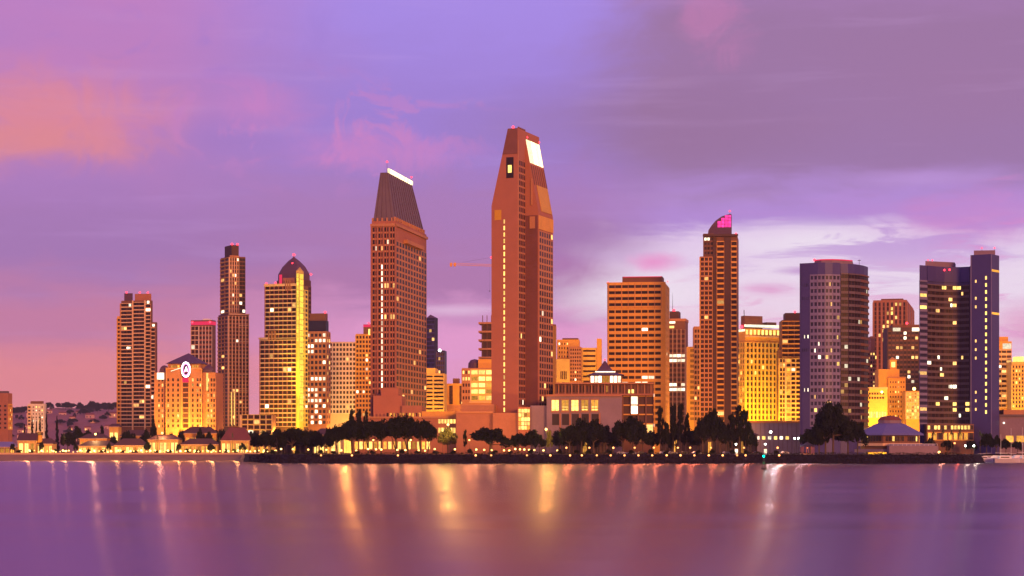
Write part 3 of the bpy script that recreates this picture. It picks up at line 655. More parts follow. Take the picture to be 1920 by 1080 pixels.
# tower crane
CY = 1480; c = empty('tower_crane', (fx(929, CY), CY, GZ)); tag(c, 'tower crane with long lattice jib reaching out behind the tallest hotel', 'crane')
zt = fz(500, CY) - GZ; k_ = CY / F
m = MB()
for sx in (-.9, .9):
    for sy in (-.9, .9): m.tube((sx, sy, 0), (sx, sy, zt), .12, .12, ORANGEP, 4)
for q in range(45): m.tube((-.9 if q % 2 else .9, -.9, zt * q / 45), (.9 if q % 2 else -.9, -.9, zt * (q + 1) / 45), .07, .07, ORANGEP, 4)
m.build('mast', c)
m = MB(); L = 86 * k_
for sx, sz in ((-.6, 0), (.6, 0), (0, 1.3)): m.tube((0, sx, zt + .2 + sz), (-L, sx, zt + 1.4 + sz), .14, .12, ORANGEP, 4)
for q in range(24):
    xa, xb = -L * q / 24, -L * (q + 1) / 24; za, zb = zt + .2 + 1.2 * q / 24, zt + .2 + 1.2 * (q + 1) / 24
    m.tube((xa, -.6, za), ((xa + xb) / 2, 0, za + 1.3), .07, .07, ORANGEP, 4); m.tube(((xa + xb) / 2, 0, za + 1.3), (xb, -.6, zb), .07, .07, ORANGEP, 4)
m.build('jib', c)
m = MB(); m.box(-L + .2, -L + 1.8, -.8, .8, zt + .1, zt + 2.8, ORANGEP); m.box(-L + 3.0, -L + 4.6, -.8, .8, zt + .2, zt + 2.8, ORANGEP); m.build('counterweight', c)
m = MB(); m.tube((0, 0, zt), (-8 * k_, 0, zt + 17 * k_), .3, .15, ORANGEP, 5); m.tube((-8 * k_, 0, zt + 17 * k_), (-62 * k_, 0, zt + 3.2), .06, .06, METAL, 4); m.build('apex_and_tie', c)
m = MB(); m.tube((-11 * k_, 0, zt), (-11 * k_, 0, zt - 45 * k_), .05, .05, METAL, 4); m.box(-11 * k_ - .5, -11 * k_ + .5, -.4, .4, zt - 46.5 * k_, zt - 45 * k_, METAL); m.build('hoist_line', c)
ball('beacon', REDL, c, (-8 * k_, 0, zt + 17.5 * k_), .7)

# tallest hotel
b = Bld('hotel_tower', 'tallest rose stone hotel tower with wedge top and lit crown panel', 921.5, 971, 985, 1060, 20, group=None)
f = b.frame('L'); fR = b.frame('R'); x2 = b.wr; zs = b.z(384); ztop = b.z(240); w = b.wl; yr = b.wl - b.uL(952)
P0 = lambda x: [(x, 0, 0), (x, w, 0), (x, w, zs), (x, yr, ztop), (x, 0, ztop)]
m = MB(); m.frustum(P0(x2 + 22)[::-1], P0(0)[::-1], ROSE); m.build('wall', b.root)
y2 = -7.4; zr = b.z(252); ze = b.z(395)
P1 = lambda x: [(x, y2, 0), (x, 0.3, 0), (x, 0.3, zr), (x, y2, ze)]
m = MB(); m.frustum(P1(x2 + 23)[::-1], P1(x2)[::-1], ROSE); m.build('wing_wall', b.root); b.vol(mat('shaded_rose_stone', (0.17, 0.06, 0.05)), x2 - .25, x2 + .1, y2 + .5, -.1, 0, b.z(400), 'recess_shade_panel')  # thin dark panel: the shade of the recess put into its colour
for j in range(30): b.win(HOTW if b.rnd.random() < .85 else WARM, f, b.uL(944.2), b.uL(946.8), b.z(772 - j * 12.2), b.z(764.2 - j * 12.2), .01, .08)
b.face(fR, 1.2, x2 - .3, b.z(760), b.z(298), 4, 37, ROSE, TAN, pier=.34, bh=.28, pd=.14, bd=.12, glass=GLASS, lit=.01)
b.fb('corner_pier', TAN, fR, 0, 1.0, 0, b.z(262), 0, .16)
fr2 = ((0.0, y2), (1.0, 0.0)); b.face(fr2, x2 + .5, x2 + 22.9, b.z(765), b.z(428), 6, 27, TAN, TAN, pier=.34, bh=.3, pd=.14, bd=.12, glass=GLASS, lit=.02)
b.fb('frieze', OCHRE, fr2, x2, x2 + 23, b.z(426), b.z(400), 0, .35)
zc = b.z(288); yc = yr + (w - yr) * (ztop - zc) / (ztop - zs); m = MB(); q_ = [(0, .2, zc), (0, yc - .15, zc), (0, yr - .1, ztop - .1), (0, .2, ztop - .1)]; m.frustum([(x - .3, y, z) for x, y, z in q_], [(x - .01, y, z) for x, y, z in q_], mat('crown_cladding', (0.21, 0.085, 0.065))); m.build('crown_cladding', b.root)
b.fb('crown_window', GLASS, f, b.uL(949.5), b.uL(963), b.z(333), b.z(294), .02, .15); b.fb('crown_lamp', HOTW, f, b.uL(953), b.uL(959.5), b.z(323), b.z(309), .16, .4)
b.fb('medallion', BRONZE, f, b.uL(927.5), b.uL(940), b.z(411), b.z(392), .02, .25)
for px in (986,): b.vol(TAN, x2 - .6, x2 + .1, y2 + 3.4, y2 + 4.2, b.z(380), b.z(330), 'niche_frame')
def onslope(a, c_, x): # point on the wing's slope, a from ridge 0 to eave 1
    return (x, .3 + (y2 - .3) * a, zr + (ze - zr) * a + .0)
nrm = Vector((0, -(zr - ze), 7.7)).normalized()
def slab(name, a0, a1, xa, xb, mt, th=.25, off=.02):
    pts = [Vector(onslope(a0, 0, xa)), Vector(onslope(a1, 0, xa)), Vector(onslope(a1, 0, xb)), Vector(onslope(a0, 0, xb))]
    m = MB(); m.frustum([p + nrm * off for p in pts], [p + nrm * (off + th) for p in pts], mt); return m.build(name, b.root)
for q in range(6): slab('crown_panel', .02, .33, x2 + 1.0 + q * 3.6, x2 + 3.7 + q * 3.6, CROWN)
slab('bronze_panel', .62, .97, x2 + 5, x2 + 22, BRONZE)
for q in range(7): slab('slope_rib', .36, .62, x2 + 1.5 + q * 3.3, x2 + 2.3 + q * 3.3, BROWN)
for q in range(4): b.vol(BROWN, 2 + q * 3, 3 + q * 3, .1, .9, ztop, ztop + 1.0, 'roof_fin')
b.vol(TAN, x2 - .7, x2 - .02, -5.5, -2.6, b.z(425), b.z(402), 'balcony_front')
b.beacon(.6, yr * .5, ztop + .7, .7); b.beacon(x2 + 3, .2, zr + .6, .6); b.beacon(x2 + 22, .2, zr + .6, .6); b.done()
flood('floodlight warming the blank wall of the tallest hotel', 925, 985, (fx(945, 1060), 1060, 60), 60000, (1, .42, .12), 80, group=None)
# hotel podium wings
b = Bld('hotel_podium', 'plain salmon podium wall below the tallest hotel', 854, 971, None, 1035, 3, 40, group=None); f = b.frame('L'); yy = lambda px: b.wl - b.uL(px)
b.vol(SALMON, 4, 40, yy(924), yy(854), 0, b.z(772)); b.vol(SALMON, 0, 40, 0, yy(924), 0, b.z(774)); b.fb('cornice', TAN, b.frame('L', 4), b.uL(854), b.uL(924), b.z(774), b.z(771), 0, .6)
b.vol(TAN, 12, 40, yy(924), yy(860), b.z(772), b.z(757), 'upper_storey')
for k in range(5): b.fb('panel_joint', ROSE, f, b.uL(930 + k * 8.4), b.uL(930.5 + k * 8.4), 0, b.z(775), .0, .04)
b.done()
b = Bld('glass_lobby', 'yellow lit glass stair lobby right of the salmon podium wall', 971.5, 994, None, 1032, 3, 30, group=None); f = b.frame('L')
b.vol(ROSE, .5, 30, 0, b.wl, 0, b.z(763)); b.face(b.frame('L', .5), .1, b.wl - .1, b.z(806), b.z(766), 4, 5, ROSE, TAN, pier=.14, bh=.16, pd=.35, bd=.3, lit=0, pat=lambda i, j, r: HOTW if r < .8 else AMBER); b.done()
b = Bld('hotel_podium', 'violet grey podium with five tall amber lit windows', 1011, 1166, None, 1030, 2, 45, group=None); f = b.frame('L'); yy = lambda px: b.wl - b.uL(px)
b.vol(VIOLET, 0, 45, 0, yy(1025), 0, b.z(742)); b.vol(VIOLET, 3, 45, yy(1025), yy(994), 0, b.z(760)); b.fb('cornice', SALMON, f, b.uL(1024), b.wl, b.z(743), b.z(739.5), 0, .8)
for k in range(5):
    u0, u1 = b.uL(1034.5 + k * 18.5), b.uL(1047.5 + k * 18.5); wn = b.win(HOTW if k in (0, 2) else AMBER, f, u0, u1, b.z(770), b.z(750), .02, .1); sub(b.fb('mullion', VIOLET, f, (u0 + u1) / 2 - .1, (u0 + u1) / 2 + .1, b.z(770), b.z(750), .1, .2), wn)
    b.fb('lintel_trim', SALMON, f, u0 - .4, u1 + .4, b.z(749.7), b.z(747.5), 0, .3); b.fb('sill', SALMON, f, u0 - .4, u1 + .4, b.z(773), b.z(770.3), 0, .35)
    b.win(GLASS, f, u0 + .2, u1 + .2, b.z(797), b.z(776), .02, .1); b.fb('pilaster', SALMON, f, u1 + .4, u1 + 1.1, 0, b.z(774), 0, .4)
    for q in range(2): sub(b.fb('display', HOTW, f, u0 + .4, u1 - .4, b.z(769 - q * 5), b.z(767 - q * 5), .11, .16), wn)
b.done()
b = Bld('terrace_building', 'dark brown terrace building with colonnade and deep balconies behind the violet podium', 1040, 1226, None, 1075, 2, 40, group=None); f = b.frame('L'); yy = lambda px: b.wl - b.uL(px)
b.vol(BROWN, 2, 40, 0, b.wl, 0, b.z(719)); b.fb('roof_edge', TAN, f, 0, b.wl, b.z(720), b.z(717), -2, .3)
for k in range(30): b.fb('column', TAN if k % 2 else BROWN, f, b.wl * k / 30, b.wl * k / 30 + .5, b.z(738), b.z(720), -1.9, -1.2)
b.fb('terrace_floor', SALMON, f, 0, b.wl, b.z(741), b.z(738), -2, .3)
b.face(b.frame('L', 2), b.uL(1168), b.wl - .1, b.z(812), b.z(742), 4, 4, BROWN, OCHRE, pier=.16, bh=.14, pd=1.2, bd=.9, glass=DKBROWN, lit=.1)
for px in (1179, 1187): b.win(HOTW, b.frame('L', 2), b.uL(px - 2.5), b.uL(px + 2.5), b.z(737), b.z(730), .02, .2)
for k in range(20): b.win(AMBER if b.rnd.random() < .12 else GLASS, b.frame('L', 2), b.uL(1044 + k * 6.2), b.uL(1048 + k * 6.2), b.z(735), b.z(723), .02, .15)
b.done()
# pyramid roofed lantern pavilion standing on the terrace
b = Bld('lantern_pavilion', 'glowing lantern pavilion with dark pyramid roof on the terrace', 1102, 1170, None, 1082, 2, 18, group=None); b.root.location.z = GZ
f = b.frame('L'); yy = lambda px: b.wl - b.uL(px); zb = b.z(719) + .02
b.vol(BROWN, 2.0, 16, yy(1166), yy(1106), zb, b.z(703)); 
b.face(b.frame('L', 2.0), b.uL(1107), b.uL(1165), b.z(718), b.z(704), 8, 1, TAN, TAN, pier=.22, bh=.1, pd=.4, bd=.2, lit=0, pat=lambda i, j, r: (AMBER if i in (3, 4) else WHITEW))
b.poly('eave_roof', [(0, yy(1171), b.z(703)), (18, yy(1171), b.z(703)), (18, yy(1100), b.z(703)), (0, yy(1100), b.z(703))], [(5, yy(1152), b.z(697)), (13, yy(1152), b.z(697)), (13, yy(1117), b.z(697)), (5, yy(1117), b.z(697))], PLUM)
b.fb('light_rim', WHITEW, f, b.uL(1116), b.uL(1154), b.z(697.2), b.z(695.6), -4.9, -4.5)
b.hip('pyramid_roof', PLUM, 5.4, 12.6, yy(1151), yy(1118), b.z(696.5), b.z(674)); b.beacon(9, yy(1134.5), b.z(673), .4); b.done()

# yellow civic buildings behind the terrace
b = Bld('office_building', 'tall thin orange slab peeking out beside the tallest hotel', 1030, 1042, None, 1300, 3, 15, group=None); b.vol(OCHRE, 0, 15, 0, b.wl, 0, b.z(609)); b.fb('cornice', TAN, b.frame('L'), 0, b.wl, b.z(611), b.z(608), 0, .5); b.done()
b = Bld('civic_building', 'stepped yellow civic building with vertical slots right of the tallest hotel', 1043, 1090, None, 1420, 3, 30, group=None); f = b.frame('L'); yy = lambda px: b.wl - b.uL(px)
b.vol(OCHRE, 4, 28, yy(1086), yy(1044), 0, b.z(636)); b.vol(YELLOW, 0, 28, yy(1068), yy(1043), 0, b.z(673)); b.vol(TAN, 2, 28, 0, yy(1066), 0, b.z(650)); b.vol(BROWN, 6, 20, yy(1084), yy(1054), b.z(636), b.z(633), 'roof_parapet')
for k in range(4): b.win(GLASSR, f, b.uL(1051 + k * 3.2), b.uL(1052.8 + k * 3.2), b.z(711), b.z(696), .02, .2)
b.face(b.frame('L', 2), b.uL(1068.5), b.wl - .2, b.z(715), b.z(652), 5, 9, TAN, pier=.4, bh=.45, pd=.3, bd=.25, glass=GLASSR, lit=.06)
b.face(b.frame('L', 4), b.uL(1046), b.uL(1066), b.z(672), b.z(640), 4, 4, OCHRE, pier=.6, bh=.5, pd=.3, bd=.25, glass=GLASSR, lit=.06); b.done()
b = Bld('civic_building', 'pale yellow civic block with dark ribbon windows and end pier', 1089, 1128, None, 1440, 3, 30, group=None); f = b.frame('L'); yy = lambda px: b.wl - b.uL(px)
b.vol(YELLOW, 0, 28, yy(1119), b.wl, 0, b.z(652)); b.vol(OCHRE, -1, 28, 0, yy(1119), 0, b.z(635)); b.face(f, b.uL(1093), b.uL(1117), b.z(720), b.z(653), 1, 7, YELLOW, pier=.04, bh=.6, pd=.3, bd=.25, glass=GLASSR, lit=0); b.done()
flood('floodlight at the foot of the yellow civic buildings', 1085, 1395, (fx(1080, 1430), 1430, 40), 60000, (1, .55, .08), 110)

# wide gridded slab
b = Bld('office_slab', 'wide orange slab with even rows of dark windows and red roof block', 1138.5, 1247, 1254.5, 1200, 8, group=None); f = b.frame('L'); yy = lambda px: b.wl - b.uL(px)
b.vol(OCHRE, 0, b.wr, 0, b.wl, 0, b.z(530)); b.vol(BROWN, 3, 20, yy(1241), yy(1166), b.z(530), b.z(517), 'mechanical_block'); b.fb('crown_band', REDBAND, b.frame('L', 3), b.uL(1168), b.uL(1240), b.z(518.4), b.z(517.2), .0, .2)
lp = lambda i, j, r: (WHITEW if (j in (7, 8) and r < .25) else None)
b.face(f, .8, b.wl - 2.2, b.z(803), b.z(578), 8, 20, OCHRE, OCHRE, pier=.14, bh=.52, pd=.45, bd=.7, glass=GLASS, lit=.012, pat=lp, lits=(WHITEW,))
b.face(f, .8, b.wl - 2.2, b.z(576), b.z(531), 4, 4, OCHRE, OCHRE, pier=.08, bh=.5, pd=.45, bd=.7, glass=GLASS, lit=.02)
for q in range(9): b.fb('fin', TAN, f, .8 + (b.wl - 3) * q / 8 - .15, .8 + (b.wl - 3) * q / 8 + .15, b.z(578), b.z(530), .45, .8)
b.face(b.frame('R'), .5, b.wr - .5, b.z(803), b.z(531), 4, 24, OCHRE, TAN, pier=.5, bh=.5, pd=.3, bd=.2, lit=.04); b.fb('parapet', OCHRE, f, -.3, b.wl + .3, b.z(531), b.z(528.5), -.4, .5)
for px in (1140, 1252): b.beacon(.2, yy(px), b.z(528), .3)
b.done()
# slim brown tower with white lit bands
b = Bld('office_tower', 'slim brown tower with white lit crown and two lit floors beside the orange slab', 1250, 1285, 1290, 1420, 10, group=None); f = b.frame('L'); yy = lambda px: b.wl - b.uL(px)
b.vol(BROWN, 0, b.wr, 0, b.wl, 0, b.z(598)); b.vol(DKBROWN, 2, b.wr - 4, yy(1272), yy(1255), b.z(598), b.z(583), 'mechanical_block'); b.vol(TAN, -.6, b.wr, -.4, b.wl, b.z(602), b.z(598) + .3, 'roof_cap')
b.face(f, b.uL(1254), b.wl - .1, b.z(780), b.z(617), 4, 18, CREAM, BROWN, pier=.12, bh=.4, pd=.7, bd=.2, glass=GLASSR, lit=.02, lits=(WHITEW,), pat=lambda i, j, r: (WHITEW if j in (5, 6, 11, 12) and r < .8 else None))
b.fb('lit_band', WHITEW, f, b.uL(1254), b.uL(1266), b.z(606), b.z(602.5), .05, .5); b.fb('lit_band', HOTW, f, b.uL(1254), b.uL(1264), b.z(615), b.z(611), .05, .5)
b.beacon(3, yy(1263), b.z(581), 1.0); m = MB(); m.tube((4, yy(1260), b.z(598)), (4, yy(1260), b.z(549)), .25, .06, METAL, 5); m.build('antenna', b.root); b.done()
b = Bld('apartment_block', 'small orange brown apartment block left of the sail topped tower', 1288, 1313, None, 1330, 3, 20, group=None); f = b.frame('L'); yy = lambda px: b.wl - b.uL(px)
b.vol(TAN, 0, 20, 0, yy(1301), 0, b.z(612)); b.vol(OCHRE, 0, 20, yy(1301), b.wl, 0, b.z(650)); b.face(f, b.uL(1294), b.uL(1301), b.z(790), b.z(652), 2, 14, OCHRE, pier=.4, bh=.45, pd=.4, bd=.5, glass=GLASSR, lit=.05); b.face(f, b.uL(1301.5), b.wl - .1, b.z(790), b.z(616), 2, 18, TAN, pier=.3, bh=.4, pd=.4, bd=.5, glass=GLASSR, lit=.05); b.done()

# sail topped tower
b = Bld('condo_tower', 'sail topped brown tower with orange balconies and magenta lit crown', 1312.5, 1382, 1385, 1150, 8, group=None); f = b.frame('L'); yy = lambda px: b.wl - b.uL(px)
b.vol(BROWN, 0, b.wr, 0, yy(1338), 0, b.z(440)); b.vol(BROWN, -.4, b.wr - 1, yy(1338), b.wl, 0, b.z(480)); b.vol(BROWN, .4, b.wr - 1, yy(1338), yy(1318.5), b.z(480), b.z(437))
f4 = b.frame('L', -.4)
b.face(f4, .2, b.uL(1336), b.z(790), b.z(481), 3, 34, OCHRE, TAN, pier=.18, bh=.34, pd=.5, bd=.8, glass=GLASSR, lit=.02)
b.face(f, b.uL(1344), b.uL(1358), b.z(790), b.z(452), 1, 34, TAN, OCHRE, pier=.12, bh=.34, pd=.4, bd=1.4, glass=GLASSR, lit=.06)
b.face(f, b.uL(1371), b.wl - .1, b.z(790), b.z(452), 1, 34, TAN, OCHRE, pier=.12, bh=.34, pd=.4, bd=1.4, glass=GLASSR, lit=.04)
b.face(b.frame('L', .4), b.uL(1320), b.uL(1337), b.z(478), b.z(443), 3, 4, BROWN, BROWN, pier=.25, bh=.4, glass=GLASS, lit=.1, pat=lambda i, j, r: (WHITEW if j == 3 and i < 2 else None))
b.fb('wall_strip', DKBROWN, f, b.uL(1358.5), b.uL(1370.5), 0, b.z(442), 0, .5); b.fb('wall_strip', DKBROWN, f, b.uL(1337), b.uL(1343.5), 0, b.z(442), 0, .5)
b.fb('eave', DKBROWN, f, b.uL(1318), b.wl + .6, b.z(443), b.z(439), 0, 1.6)
pts = [(1327, 438), (1328, 430), (1334, 421), (1342, 412), (1352, 405), (1362, 401.5), (1371, 400), (1371, 438)]
m = MB(); m.frustum([(2, yy(p), b.z(q)) for p, q in pts], [(10, yy(p), b.z(q)) for p, q in pts], PLUM); sail = m.build('sail_roof', b.root)
f5 = b.frame('L', 2)
for i, (x0, x1) in enumerate(((1345, 1351.5), (1352.3, 1358), (1358.8, 1364.5), (1365.3, 1370.5))):
    for j, (p, q) in enumerate(((425, 419.5), (418.7, 413.5), (412.7, 407.5), (406.7, 402.5))):
        if i == 0 and j > 1 or i == 1 and j > 2: continue
        sub(b.fb('crown_panel', MAGENTA, f5, b.uL(x0), b.uL(x1), b.z(p), b.z(q), .02, .25), sail)
m = MB(); m.tube((4, yy(1368), b.z(402)), (4, yy(1368), b.z(394)), .15, .06, METAL, 5); m.build('antenna', b.root); b.beacon(4, yy(1368), b.z(394), .5); b.beacon(0, yy(1380), b.z(438), .5); b.done()

# yellow floodlit blocks right of it
b = Bld('hotel_building', 'yellow floodlit block with white lit cornice right of the sail topped tower', 1384, 1397, 1463, 1260, 66, group=None); fL, fR = b.frame('L'), b.frame('R')
b.vol(OCHRE, 0, b.wr, 0, b.wl, 0, b.z(616)); b.vol(BROWN, 2, b.uR(1436), 4, b.wl, b.z(616), b.z(591), 'mechanical_block'); b.vol(BROWN, b.uR(1444), b.uR(1462), 4, 12, b.z(612), b.z(602), 'mechanical_block')
b.fb('lit_cornice', WHITEW, fR, -.6, b.wr, b.z(613), b.z(608.5), 0, .9); b.fb('lit_cornice', WHITEW, fL, 0, b.wl, b.z(621), b.z(617), 0, .5)
for k in range(9): b.win(HOTW, fR, b.wr * (k + .2) / 9, b.wr * (k + .75) / 9, b.z(627), b.z(618), .02, .15)
b.fb('belt_course', CREAM, fR, -.3, b.wr, b.z(632), b.z(629), 0, .7)
b.face(fR, .3, b.wr - .2, b.z(788), b.z(641), 9, 14, YELLOW, OCHRE, pier=.42, bh=.35, pd=.7, bd=.4, glass=GLASSR, lit=.06, lits=(AMBER, HOTW))
b.face(fL, .2, b.wl - .3, b.z(788), b.z(641), 3, 14, YELLOW, OCHRE, pier=.4, bh=.35, pd=.5, bd=.4, glass=GLASSR, lit=.1, lits=(AMBER, HOTW)); b.beacon(.5, b.wl * .6, b.z(612), 1.1)
m = MB(); m.tube((4, 8, b.z(591)), (4, 8, b.z(579)), .3, .2, METAL); m.build('vent_mast', b.root); b.done()
flood('floodlight before the yellow block with white cornice, left half', 1418, 1232, (fx(1418, 1265), 1265, 22), 110000, (1, .62, .03), 120); flood('floodlight before the yellow block with white cornice, right half', 1446, 1232, (fx(1448, 1265), 1265, 30), 130000, (1, .62, .03), 120)
b = Bld('condo_tower', 'dark stepped condo with yellow floodlit base beside the blue curved tower', 1461, 1501, None, 1235, 3, 24, group=None); f = b.frame('L'); yy = lambda px: b.wl - b.uL(px)
b.vol(BROWN, 0, 22, 0, yy(1466), 0, b.z(600)); b.vol(BROWN, 0, 22, yy(1466), b.wl, 0, b.z(655)); b.vol(DKBROWN, 3, 18, 0, yy(1473), b.z(600), b.z(586), 'mechanical_block')
b.face(f, b.uL(1466.3), b.wl - .1, b.z(670), b.z(602), 3, 8, BROWN, OCHRE, pier=.14, bh=.28, pd=.4, bd=.8, glass=GLASSR, lit=.12)
b.face(f, b.uL(1461.5), b.uL(1473), b.z(790), b.z(672), 2, 14, YELLOW, YELLOW, pier=.3, bh=.3, pd=.6, bd=.7, glass=GLASSR, lit=.1)
b.face(f, b.uL(1474), b.wl - .1, b.z(790), b.z(672), 3, 14, CREAM, YELLOW, pier=.22, bh=.36, pd=.9, bd=1.3, glass=GLASSR, lit=.1, pat=lambda i, j, r: (AMBER if i == 0 and r < .7 else None))
b.beacon(4, 3, b.z(584), .7); b.done()
flood('floodlight before the dark stepped condo base', 1483, 1205, (fx(1483, 1235), 1235, 26), 90000, (1, .58, .05), 120)

# curved blue hotel towers
def curved(b, pts, z0, z1): return [((p[1] - b.Y), b.C[0] - fx(p[0], p[1])) for p in pts]
def frames(lp):
    out = []
    for (ax, ay), (bx, by) in zip(lp, lp[1:]):
        L = math.hypot(bx - ax, by - ay); out.append((((ax, ay), ((bx - ax) / L, (by - ay) / L)), L))
    return out
b = Bld('hotel_tower', 'blue curved hotel tower with flat blank flank and red roof rim', None, 1500, None, 1080, 0, 10, group=None)
A1 = curved(b, [(1500, 1083), (1519, 1080), (1533, 1078), (1547, 1077.3), (1561, 1077.8), (1575, 1079.5)], 0, 0)
A2 = curved(b, [(1576, 1084), (1590, 1084.5), (1602, 1087), (1612, 1091), (1620, 1096), (1627.5, 1104)], 0, 0)
bk = curved(b, [(1622, 1125), (1508, 1108)], 0, 0); zt = b.z(493); plan = A1 + A2 + bk
m = MB(); m.frustum([(x, y, 0) for x, y in plan], [(x, y, zt) for x, y in plan], BLUE); m.build('wall', b.root)
zt2 = b.z(504)
for k, (fr, L) in enumerate(frames(A1)):
    if k == 0:
        for py in (630, 730, 533, 558, 655): 
            for q in range(4): b.win(WHITEW if q % 2 and py in (630, 730) else GLASSB, fr, L * (.25 + q * .17), L * (.32 + q * .17), b.z(py + 4), b.z(py - 2), .02, .08)
        b.fb('edge_fin', BLUE, fr, 0, .5, 0, zt, 0, .4)
    else: b.face(fr, 0, L, b.z(800), b.z(515), 2, 23, BLUEBAND, BLUEBAND, pier=.34, bh=.44, pd=.12, bd=.4, glass=GLASSB, lit=.06, sub=2, pat=(lambda i, j, r: (HOTW if j in (2, 9, 13) and r < .16 else None)))
for k, (fr, L) in enumerate(frames(A2)):
    b.face(fr, 0, L, b.z(800), b.z(511), 2, 24, DKBROWN, GREYB if k < 3 else BROWN, pier=.14, bh=.40, pd=.15, bd=.7, glass=GLASS, lit=.07, sub=2)
rim = curved(b, [(1527, 1090), (1540, 1086), (1560, 1085), (1580, 1087), (1598, 1092), (1600, 1112), (1530, 1108)], 0, 0)
m = MB(); m.frustum([(x, y, zt) for x, y in rim], [(x, y, b.z(484)) for x, y in rim], VIOLET); m.build('mechanical_block', b.root)
for fr, L in frames(rim[:5]): b.fb('neon_rim', REDBAND, fr, 0, L, b.z(486), b.z(484), .02, .25)
b.beacon(rim[0][0], rim[0][1], b.z(484), .7); m = MB(); q = curved(b, [(1611, 1098)], 0, 0)[0]; m.tube((q[0], q[1], zt), (q[0], q[1], zt + 3.5), .15, .1, METAL); m.box(-.8, .8, -.1, .1, 0, .3, METAL, 1.5, (q[0], q[1], zt + 3)); m.build('roof_davit', b.root); b.done()

b = Bld('hotel_tower', 'blue hotel tower with concave dark front and column of lit stair windows', None, 1724, None, 1085, 0, 10, group=None)
A0 = curved(b, [(1724, 1085), (1738, 1088)], 0, 0); A1 = curved(b, [(1738, 1088), (1754, 1093), (1770, 1096), (1786, 1097.5), (1802, 1097), (1818, 1094)], 0, 0)
A2 = curved(b, [(1820, 1086), (1858, 1080), (1873.5, 1089)], 0, 0); bk = curved(b, [(1868, 1120), (1732, 1118)], 0, 0); plan = A0 + A1[1:] + A2 + bk; zt = b.z(497); zt3 = b.z(478)
m = MB(); m.frustum([(x, y, 0) for x, y in plan], [(x, y, zt) for x, y in plan], BLUE); m.build('wall', b.root)
p3 = A2 + curved(b, [(1869, 1118), (1822, 1116)], 0, 0); m = MB(); m.frustum([(x, y, zt) for x, y in p3], [(x, y, zt3) for x, y in p3], BLUE); m.build('wall_top', b.root)
fr, L = frames(A0)[0]; b.face(fr, 0, L, b.z(795), b.z(525), 1, 24, BLUE, BLUEBAND, pier=.1, bh=.46, pd=.15, bd=.4, glass=GLASSB, lit=.14, lits=(HOTW, WARM))
for k, (fr, L) in enumerate(frames(A1)):
    b.face(fr, 0, L, b.z(795), b.z(531), 2, 24, DKBROWN, GREYB, pier=.12, bh=.42, pd=.12, bd=.6, glass=GLASS, lit=.05, sub=2, pat=(lambda i, j, r, k=k: (HOTW if (j == 23 and 0 < k < 4 and r < .8) or (j in (2, 3) and r < .2) else None)))
    b.fb('parapet', BLUE, fr, 0, L, b.z(526), b.z(497), 0, .5)
    for px in (0.3,): 
        if k == 2: b.beacon(fr[0][0] - .6, fr[0][1], b.z(503), .55); b.beacon(fr[0][0] - .9, fr[0][1] - 2.8, b.z(502.5), .55)
fr, L = frames(A2)[0]; fr3, L3 = frames(A2)[1]
for j in range(20): b.win(HOTW if b.rnd.random() < .9 else WARM, fr, L * .72, L * .80, b.z(776 - j * 13.2), b.z(769.5 - j * 13.2), .02, .1)
for j in range(16):
    if b.rnd.random() < .55: b.win(WARM, fr, L * .22, L * .29, b.z(770 - j * 16), b.z(765 - j * 16), .02, .1)
for py in (508, 588): b.fb('lit_sign_band', AMBER, fr3, .3, L3 - .3, b.z(py + 2), b.z(py - 2), .02, .15)
b.fb('edge_fin', BLUEBAND, fr, 0, .5, 0, zt3, 0, .35); b.fb('edge_fin', BLUEBAND, fr3, 0, .4, 0, zt3, 0, .3)
m1 = curved(b, [(1735, 1095), (1790, 1103), (1792, 1114), (1737, 1112)], 0, 0); m = MB(); m.frustum([(x, y, zt) for x, y in m1], [(x, y, b.z(486)) for x, y in m1], VIOLET); m.build('mechanical_block', b.root)
m1 = curved(b, [(1826, 1090), (1866, 1088), (1866, 1112), (1828, 1112)], 0, 0); m = MB(); m.frustum([(x, y, zt3) for x, y in m1], [(x, y, b.z(468)) for x, y in m1], VIOLET); m.build('mechanical_block', b.root)
for px, Y_, py in ((1740, 1096, 484), (1748, 1097, 484), (1841, 1091, 463), (1865, 1090, 463)):
    q = curved(b, [(px, Y_)], 0, 0)[0]; b.beacon(q[0], q[1], b.z(py), .4); m = MB(); m.tube((q[0], q[1], b.z(py + 7)), (q[0], q[1], b.z(py)), .1, .08, METAL, 4); m.build('antenna', b.root)
b.done()
# lit entrance storey under the right tower
b = Bld('entrance_hall', 'entrance hall with a row of lit windows under the concave blue tower', 1738, 1826, None, 1078, 2, 14, group=None); f = b.frame('L')
b.vol(BROWN, 0, 14, 0, b.wl, 0, b.z(795)); b.face(f, .1, b.wl - .1, b.z(806), b.z(797), 14, 1, BROWN, GREYB, pier=.3, bh=.2, pd=.3, bd=.5, lit=0, pat=lambda i, j, r: HOTW if r < .75 else GLASS)
b.face(f, .1, b.wl - .1, b.z(826), b.z(810), 9, 1, BROWN, OCHRE, pier=.3, bh=.2, pd=.3, bd=.5, lit=0, pat=lambda i, j, r: AMBER if r < .6 else GLASS); b.done()

